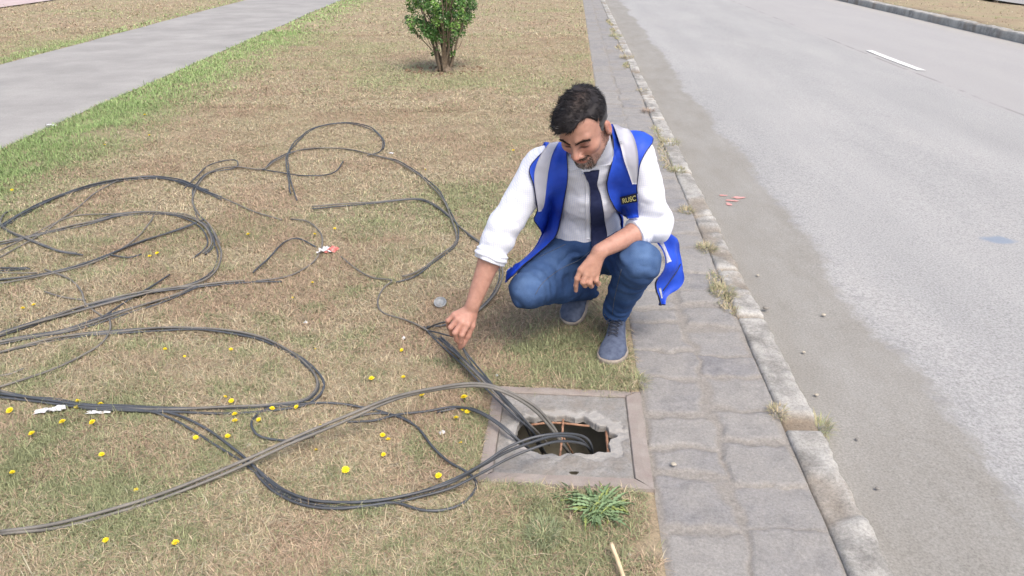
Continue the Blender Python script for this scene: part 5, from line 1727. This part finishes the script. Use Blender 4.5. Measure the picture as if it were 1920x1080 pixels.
def sheet(name, W, nv, thick, mat, parent):
    n, m = W.shape[:2]
    Vt = (W + nv * thick).reshape(-1, 3); Vb = W.reshape(-1, 3); k = n * m
    q = grid_faces(m, n)
    idx = np.arange(k).reshape(n, m)
    rim = np.concatenate([idx[0, :], idx[1:, -1], idx[-1, -2::-1], idx[-2:0:-1, 0]]); r2 = np.roll(rim, -1)
    side = np.stack([rim, r2, r2 + k, rim + k], 1)
    # orientation towards nv
    a, b, c = Vt[q[0, 0]], Vt[q[0, 1]], Vt[q[0, 2]]
    if np.cross(b - a, c - b) @ nv.reshape(-1, 3)[q[0, 0]] < 0: q = q[:, ::-1]; side = side[:, ::-1]
    return mesh_np(name, np.vstack([Vt, Vb]), np.vstack([q, q[:, ::-1] + k, side]), mat, parent)


def edge_tube(name, pts, r, mat, parent):
    mb = MB(); mb.tube(catmull(pts, .008), r, 6)
    return mb.build(name, mat, parent)


# vest: back shell plus two fronts and the flap hanging behind the knee
vdir = (nck - pel) / np.linalg.norm(nck - pel)


def vest_back(p):
    s = shirt_core_v(p)
    d = np.maximum(s - 0.011, -(s - 0.004))
    # rear half only, no arms
    midp = (shL + shR) / 2
    ax = (pel - midp) / np.linalg.norm(pel - midp)
    fw_ = np.array([0, -1.0, 0]) - ax * (ax @ np.array([0, -1.0, 0])); fw_ /= np.linalg.norm(fw_)
    d = np.maximum(d, (p - midp) @ fw_ - 0.012)
    d = np.maximum(d, (p - (shL + [0.012, 0, 0])) @ np.array([1, -.1, .25]))
    d = np.maximum(d, (p - (shR + [-0.012, 0, 0])) @ np.array([-1, -.1, .25]))
    d = np.maximum(d, -cap(p, nck + [0, 0, -.02], nkT, 0.076, 0.09))
    d = np.maximum(d, 0.30 - p[:, 2])
    return d


def shirt_core_v(p):
    d = torso_core(p, 0.0)
    d = smin(d, cap(p, shR, shR + (elR - shR) * .3, 0.078, 0.07), 0.035)
    d = smin(d, cap(p, shL, shL + (elL - shL) * .3, 0.080, 0.07), 0.035)
    return d


V, Q = snets(vest_back, (-0.30, 2.60, 0.28), (0.44, 3.24, 1.0), 0.0045, slack=0.05)
V = relax(V, Q, 2, 0.5)
vest = mesh_np("vest", V, Q, M['vest'], man)


def sub(o):                                              # make o a sub-part of the vest
    o.parent = vest; return o


rowsR = [((1050, 262), (1066, 272)), ((1014, 290), (1062, 292)), ((992, 316), (1064, 318)), ((1000, 345), (1063, 345)), ((1006, 380), (1057, 380)),
         ((1010, 415), (1050, 415)), ((1000, 450), (1040, 445)), ((975, 485), (1012, 472)), ((950, 514), (975, 503)), ((945, 528), (952, 527))]
f1, W1, N1 = cloth("front_panel", rowsR, both, 0.012, M['vest'], man, 0.0022, 64, 18, 2, 0.014, 3); sub(f1)
rowsL = [((1142, 232), (1196, 236)), ((1147, 250), (1224, 258)), ((1150, 270), (1213, 280)), ((1148, 300), (1200, 305)), ((1140, 330), (1196, 330)), ((1138, 352), (1194, 352)),
         ((1146, 378), (1196, 378)), ((1160, 398), (1196, 396)), ((1178, 410), (1198, 408))]
f2, W2_, N2 = cloth("front_panel", rowsL, shirt_sdf, 0.012, M['vest'], man, 0.0022, 52, 18, 2, 0.011, 9); sub(f2)
for W, N in ((W1, N1), (W2_, N2)):
    sub(edge_tube("binding", (W[:, -1 if W is W1 else 0] + N[:, 0] * .0015), .0024, M['trim'], man))
    sub(edge_tube("binding", (W[2:40, 0 if W is W1 else -1] + N[2:40, 0] * .0015), .0020, M['trim'], man))
# reflective tapes over the shoulders
tp1, *_ = cloth("reflective_tape", [((1030, 268), (1048, 266)), ((1014, 290), (1036, 288)), ((1003, 318), (1029, 316)), ((1002, 345), (1025, 345)), ((1006, 375), (1022, 372)), ((1009, 397), (1018, 396))], both, 0.0185, M['refl'], man, 0.0015, 40, 6, 3, 0.004, 3); sub(tp1)
tp2, *_ = cloth("reflective_tape", [((1149, 232), (1172, 234)), ((1156, 250), (1186, 252)), ((1164, 275), (1194, 275)), ((1170, 300), (1197, 300)), ((1179, 325), (1196, 325)), ((1186, 345), (1194, 345))], shirt_sdf, 0.0215, M['refl'], man, 0.0015, 36, 6, 3, 0.004, 9); sub(tp2)

# name tape with yellow lettering
tg, Wt, Nt = cloth("name_tape", [((1162, 370), (1193, 362)), ((1164, 377), (1194, 370)), ((1165, 384), (1195, 378))], shirt_sdf, 0.020, M['trim'], man, 0.0015, 8, 8, 1); sub(tg)
fc = bpy.data.curves.new("lettering", 'FONT'); fc.body = "RUSC"; fc.size = 1.0; fc.extrude = 0.02
fo = bpy.data.objects.new("lettering", fc); link(fo); bpy.context.view_layer.update()
fm = bpy.data.meshes.new_from_object(fo.evaluated_get(bpy.context.evaluated_depsgraph_get()))
tv = np.array([v.co[:] for v in fm.vertices]); tf = [list(f.vertices) for f in fm.polygons]
bpy.data.objects.remove(fo)
ux = (tv[:, 0] - tv[:, 0].min()) / (tv[:, 0].max() - tv[:, 0].min()); uy = (tv[:, 1] - tv[:, 1].min()) / (tv[:, 1].max() - tv[:, 1].min())
a_ = 0.16 + 0.80 * ux; b_ = 0.80 - 0.60 * uy
c00, c01, c10, c11 = Wt[0, 0], Wt[0, -1], Wt[-1, 0], Wt[-1, -1]
pos = ((1 - b_)[:, None] * ((1 - a_)[:, None] * c00 + a_[:, None] * c01) + b_[:, None] * ((1 - a_)[:, None] * c10 + a_[:, None] * c11)) + Nt.mean((0, 1)) * (0.0035 + 0.0012 * (tv[:, 2] > 0))[:, None]
me = bpy.data.meshes.new("lettering"); me.from_pydata([tuple(v) for v in (pos - np.array(man.location))], [], tf); me.materials.append(simple("yellow_thread", (.62, .58, .20), (.7, .66, .3), 60, .8))
lo_ = bpy.data.objects.new("lettering", me); link(lo_, vest)

# flap of the vest hanging outside the left knee
def flap():
    rows = [((1236, 436, 2.76), (1252, 436, 2.80)), ((1230, 448, 2.74), (1270, 452, 2.82)), ((1240, 466, 2.73), (1278, 470, 2.84)), ((1244, 486, 2.72), (1280, 486, 2.85)), ((1243, 508, 2.72), (1275, 508, 2.86)),
            ((1236, 528, 2.73), (1277, 526, 2.86)), ((1231, 548, 2.75), (1268, 543, 2.84)), ((1231, 562, 2.77), (1248, 556, 2.82)), ((1236, 572, 2.79), (1240, 570, 2.80))]
    n, m = 44, 16
    Lp = catmull([P(*r[0]) for r in rows], .004); Rp = catmull([P(*r[1]) for r in rows], .004)
    def rs(A):
        s = np.concatenate([[0], np.cumsum(np.linalg.norm(np.diff(A, axis=0), axis=1))])
        return np.stack([np.interp(np.linspace(0, s[-1], n), s, A[:, i]) for i in range(3)], 1)
    Lp, Rp = rs(Lp), rs(Rp)
    t = np.linspace(0, 1, m)[None, :, None]
    W = Lp[:, None] * (1 - t) + Rp[:, None] * t
    s = np.linspace(0, 1, n)[:, None]
    nv = np.tile(np.array([.62, -.72, .3]) / np.linalg.norm([.62, -.72, .3]), (n, m, 1))
    fold = 0.013 * np.sin(t[..., 0] * 8.5 + s * 7 + 0.6) * (0.35 + 0.65 * s) + 0.010 * np.sin(t[..., 0] * 3 - s * 13) + 0.008 * (fbm2(t[..., 0] * 5, s * 6, 8, 3) - .5)
    W = W + nv * fold[..., None]
    o = sheet("hanging_flap", W, nv, .003, M['vest'], man); sub(o)
    sub(edge_tube("binding", W[24:, 0] + nv[0, 0] * .002, .0035, M['trim'], man))
    sub(edge_tube("binding", W[-8:, ::1][-1] + nv[0, 0] * .002, .0025, M['trim'], man))
    # tape band and pocket zip on the flap
    A = W[3:17, 1:6] + nv[3:17, 1:6] * .0045
    sub(sheet("reflective_tape", A, nv[3:17, 1:6], .001, M['refl'], man))
    A = W[30:38, 1:3] + nv[30:38, 1:3] * .0045
    sub(sheet("reflective_tape", A, nv[30:38, 1:3], .001, M['refl'], man))
    sub(edge_tube("pocket_zip", [W[32, 3] + nv[0, 0] * .005, W[28, 7] + nv[0, 0] * .005, W[24, 11] + nv[0, 0] * .005, W[20, 14] + nv[0, 0] * .005], .0026, M['trim'], man))
    # back of the flap joining the vest
    c = np.array([P(1240, 440, 2.80), P(1262, 452, 2.86), P(1270, 480, 2.88)])
flap()

# tie
cloth("tie", [((1094, 322), (1123, 318)), ((1099, 334), (1121, 331)), ((1105, 345), (1119, 345)), ((1107, 365), (1126, 365)), ((1107, 395), (1131, 395)), ((1108, 425), (1135, 424)), ((1108, 450), (1138, 448)), ((1110, 470), (1138, 468))],
      lambda p: smin(shirt_sdf(p), jeans_sdf(p), .02), 0.004, M['tie'], man, 0.006, 60, 8, 3)
# shirt placket and collar wings
pk, *_ = cloth("placket", [((1090, 326), (1096, 326)), ((1097, 345), (1104, 345)), ((1098, 380), (1106, 380)), ((1098, 420), (1106, 420)), ((1098, 448), (1106, 448))], shirt_sdf, 0.001, M['shirt'], man, 0.0018, 40, 4, 2)
pk.parent = shirt
def collar_base(p): return smin(shirt_sdf(p), cap(p, nck + [0, -.015, -.02], nkT, 0.070, 0.068), 0.03)
def wing(rows):
    o, *_ = cloth("collar", rows, collar_base, 0.006, M['shirt'], man, 0.0035, 26, 10, 2); o.parent = shirt
wing([((1134, 258), (1142, 252)), ((1127, 272), (1147, 272)), ((1116, 292), (1150, 286)), ((1106, 306), (1148, 298)), ((1098, 316), (1147, 307))])
wing([((1056, 288), (1060, 284)), ((1064, 300), (1068, 296)), ((1065, 310), (1082, 304)), ((1066, 322), (1098, 312))])
st_, *_ = cloth("collar", [((1082, 306), (1106, 306)), ((1088, 316), (1110, 313)), ((1094, 325), (1106, 321))], collar_base, 0.004, M['shirt'], man, 0.0035, 12, 8, 1); st_.parent = shirt

# jeans seams
for pts, off in (([(1108, 470), (1085, 488), (1050, 505), (1018, 530), (1004, 552)], .0012), ([(1165, 505), (1160, 525), (1152, 560), (1148, 590)], .0012), ([(1060, 458), (1035, 470), (1010, 482)], .001)):
    c = catmull(pts, 5); W = march(jeans_sdf, c[:, 0], c[:, 1], off)
    mb = MB(); mb.tube(W, .0014, 5); s_ = mb.build("seam", simple("seam_thread", (.05, .07, .12), (.13, .15, .2), 200, .8), man); s_.parent = jeans

# fly shadow free belt line
c = catmull([(1052, 448), (1075, 452), (1105, 454), (1130, 452)], 5)


# ---- hair, brows, beard strands
def hair_lim(q):
    f_ = q[:, 1]; l = q[:, 0]
    # height above which hair grows, along the head from front to back
    lim = np.interp(f_, [-.12, -.06, -.02, .004, .016, .035, .055, .075, .1], [-.075, -.060, -.035, -.030, -.022, .040, .058, .066, .070])
    lim = lim + np.where(f_ > .02, -0.20 * l * 0 + 0.85 * np.maximum(l - .006, 0) - 0.10 * np.maximum(-l, 0), 0)
    return lim


def hair_sdf(p):
    q = hloc(p)
    d = ell(q, (0, -0.014, 0.036), (0.0805, 0.100, 0.0905))
    d = smin(d, ell(q, (-.010, .048, .080), (.048, .044, .028)), 0.03)
    d = smin(d, ell(q, (-.026, .042, .066), (.031, .040, .030)), 0.03)
    comb = q[:, 0] * 95 + q[:, 1] * 40 + 6 * noise3(q * 18, 3)
    d = d + 0.0028 * np.sin(comb) * sstep(.02, .06, q[:, 2]) + (noise3(q * 70, 6) - .5) * .004
    lim = hair_lim(q) + (noise3(q * 45, 8) - .5) * .012
    return smax(d, lim - q[:, 2], .006) * HS


V, Q = snets(hair_sdf, HC - .17, HC + .17, 0.0034)
q = hloc(V)
gs = sstep(.05, .075, np.abs(q[:, 0])) * sstep(.05, .0, q[:, 2])
hc = np.array([.020, .018, .020]) * (1 - gs[:, None]) + np.array([.12, .12, .125]) * gs[:, None]
hc = hc * (.6 + .8 * noise3(q * 120, 2)[:, None])
thin = np.exp(-(((q - np.array([.025, -.01, .128])) / np.array([.018, .05, .03])) ** 2).sum(1))
hc = hc * (1 - .22 * thin[:, None]) + np.array([.20, .13, .10]) * .22 * thin[:, None]
hair = mesh_np("hair", V, Q, M['hair'], man, cols=hc)

def strands(name, base, dirs, L, r, cols, parent, curl=.4):
    n = len(base)
    side = np.cross(dirs, rng.normal(0, 1, (n, 3))); side /= np.linalg.norm(side, axis=1)[:, None] + 1e-9
    L = np.broadcast_to(L, (n,))[:, None]
    mid = base + dirs * L * .5 + side * L * curl * .1
    tip = base + dirs * L - side * L * curl * .15
    s2 = np.cross(dirs, side)
    V = np.stack([base + side * r, base - side * r * .5 + s2 * r * .87, base - side * r * .5 - s2 * r * .87,
                  mid + side * r * .8, mid - side * r * .4 + s2 * r * .7, mid - side * r * .4 - s2 * r * .7, tip], 1).reshape(-1, 3)
    k = np.arange(n)[:, None] * 7
    Qs = (k[:, :, None] + np.array([[[0, 1, 4, 3], [1, 2, 5, 4], [2, 0, 3, 5]]])).reshape(-1, 4)
    Ts = (k[:, :, None] + np.array([[[3, 4, 6], [4, 5, 6], [5, 3, 6]]])).reshape(-1, 3)
    return mesh_np(name, V, [Qs, Ts], M['hair'], parent, cols=np.repeat(cols, 7, 0))


# scalp strands combed from the parting towards the man's right and forward
idx = rng.choice(len(V), 5200)
b = V[idx]; qb = hloc(b); nb_ = grad(hair_sdf, b)
comb = np.stack([-.75 - 0 * qb[:, 0], .25 - 2.5 * qb[:, 1], .25 + 0 * qb[:, 0]], 1)
comb = np.where((np.abs(qb[:, 0]) > .06)[:, None] | (qb[:, 1] < -.05)[:, None], np.stack([0 * qb[:, 0], -.35 + 0 * qb[:, 0], -.9 + 0 * qb[:, 0]], 1), comb)
comb = comb + rng.normal(0, .22, comb.shape)
cw = comb @ HB
cw = cw - nb_ * (cw * nb_).sum(1)[:, None]; cw /= np.linalg.norm(cw, axis=1)[:, None]
topf = sstep(.03, .08, qb[:, 2])
dr = cw + nb_ * (.12 + .25 * topf * rng.random(len(b)))[:, None]; dr /= np.linalg.norm(dr, axis=1)[:, None]
gs = (sstep(.05, .075, np.abs(qb[:, 0])) * sstep(.05, .0, qb[:, 2]))[:, None]
grey = rng.random((len(b), 1)) < .025 + .35 * gs
hcol = np.where(grey, np.array([.17, .17, .18]), np.array([.022, .020, .022])) * rng.uniform(.6, 1.6, (len(b), 1))
st = strands("hair_strands", b - nb_ * .002, dr, .008 + .020 * topf, .0007, hcol, man); st.parent = hair

# brows and beard strands sampled on the skin
bv = V_body = np.array([0.0])
co = np.empty(len(body.data.vertices) * 3, np.float32); body.data.vertices.foreach_get("co", co)
BV = co.reshape(-1, 3).astype(float) + np.array(man.location)
qh = hloc(BV); qa = qh.copy(); qa[:, 0] = np.abs(qa[:, 0])
brow = (qa[:, 0] > .008) & (qa[:, 0] < .050) & (np.abs(qh[:, 2] - (.0195 + .30 * (qa[:, 0] - .01) - 3.2 * np.maximum(qa[:, 0] - .034, 0) ** 1.3)) < .0042) & (qh[:, 1] > .045)
def grow(name, mask, count, dl, L, r, cfun, out=.35):
    ii = np.where(mask)[0]
    if len(ii) == 0: return None
    i = rng.choice(ii, count); b = BV[i] + rng.normal(0, .0012, (count, 3)); nb = grad(head_sdf, b)
    d = dl(qh[i]) @ HB + rng.normal(0, .25, (count, 3)) + nb * out; d /= np.linalg.norm(d, axis=1)[:, None]
    b = b - nb * (head_sdf(b))[:, None]
    return strands(name, b, d, L, r, cfun(count, qh[i]), man)
grow("eyebrows", brow, 430, lambda q: np.stack([np.sign(q[:, 0]), -.1 + 0 * q[:, 0], .35 - .3 * (np.abs(q[:, 0]) > .03)], 1), .0085, .00055, lambda n, q: np.array([.035, .024, .020]) * rng.uniform(.6, 1.5, (n, 1)), .15)
lipm = (qa[:, 0] < .023) & (np.abs(qh[:, 2] + .0595) < .010)
beard = (qh[:, 1] > .0) & (qh[:, 2] < -.056) & (qh[:, 2] > -.125) & ~lipm & (np.linalg.norm(qh, axis=1) < .17) & (np.abs(head_sdf(BV)) < .004)
goat = beard & (qa[:, 0] < .034) & (qh[:, 1] > .055)
mous = (qa[:, 0] < .030) & (qh[:, 1] > .078) & (qh[:, 2] < -.0415) & (qh[:, 2] > -.052)
sideb = (qa[:, 0] > .052) & (qh[:, 1] > -.004) & (qh[:, 1] < .026) & (qh[:, 2] < -.0) & (qh[:, 2] > -.09) & (np.abs(head_sdf(BV)) < .004)
def bc(n, q):
    g = (rng.random((n, 1)) < np.where((np.abs(q[:, 0]) < .018), .65, .18)[:, None])
    return np.where(g, np.array([.42, .40, .39]), np.array([.045, .034, .030])) * rng.uniform(.6, 1.4, (n, 1))
down = lambda q: np.stack([.3 * np.sign(q[:, 0]), .15 + 0 * q[:, 0], -1 + 0 * q[:, 0]], 1)
grow("beard", goat, 800, down, .0070, .00050, bc)
grow("moustache", mous, 260, lambda q: np.stack([.9 * np.sign(q[:, 0]), .1 + 0 * q[:, 0], -.7 + 0 * q[:, 0]], 1), .006, .00050, lambda n, q: np.array([.05, .038, .033]) * rng.uniform(.6, 1.4, (n, 1)), .2)
grow("stubble", (beard & ~goat & (qh[:, 2] < -.072)) | sideb, 800, down, .0040, .00045, bc, .2)
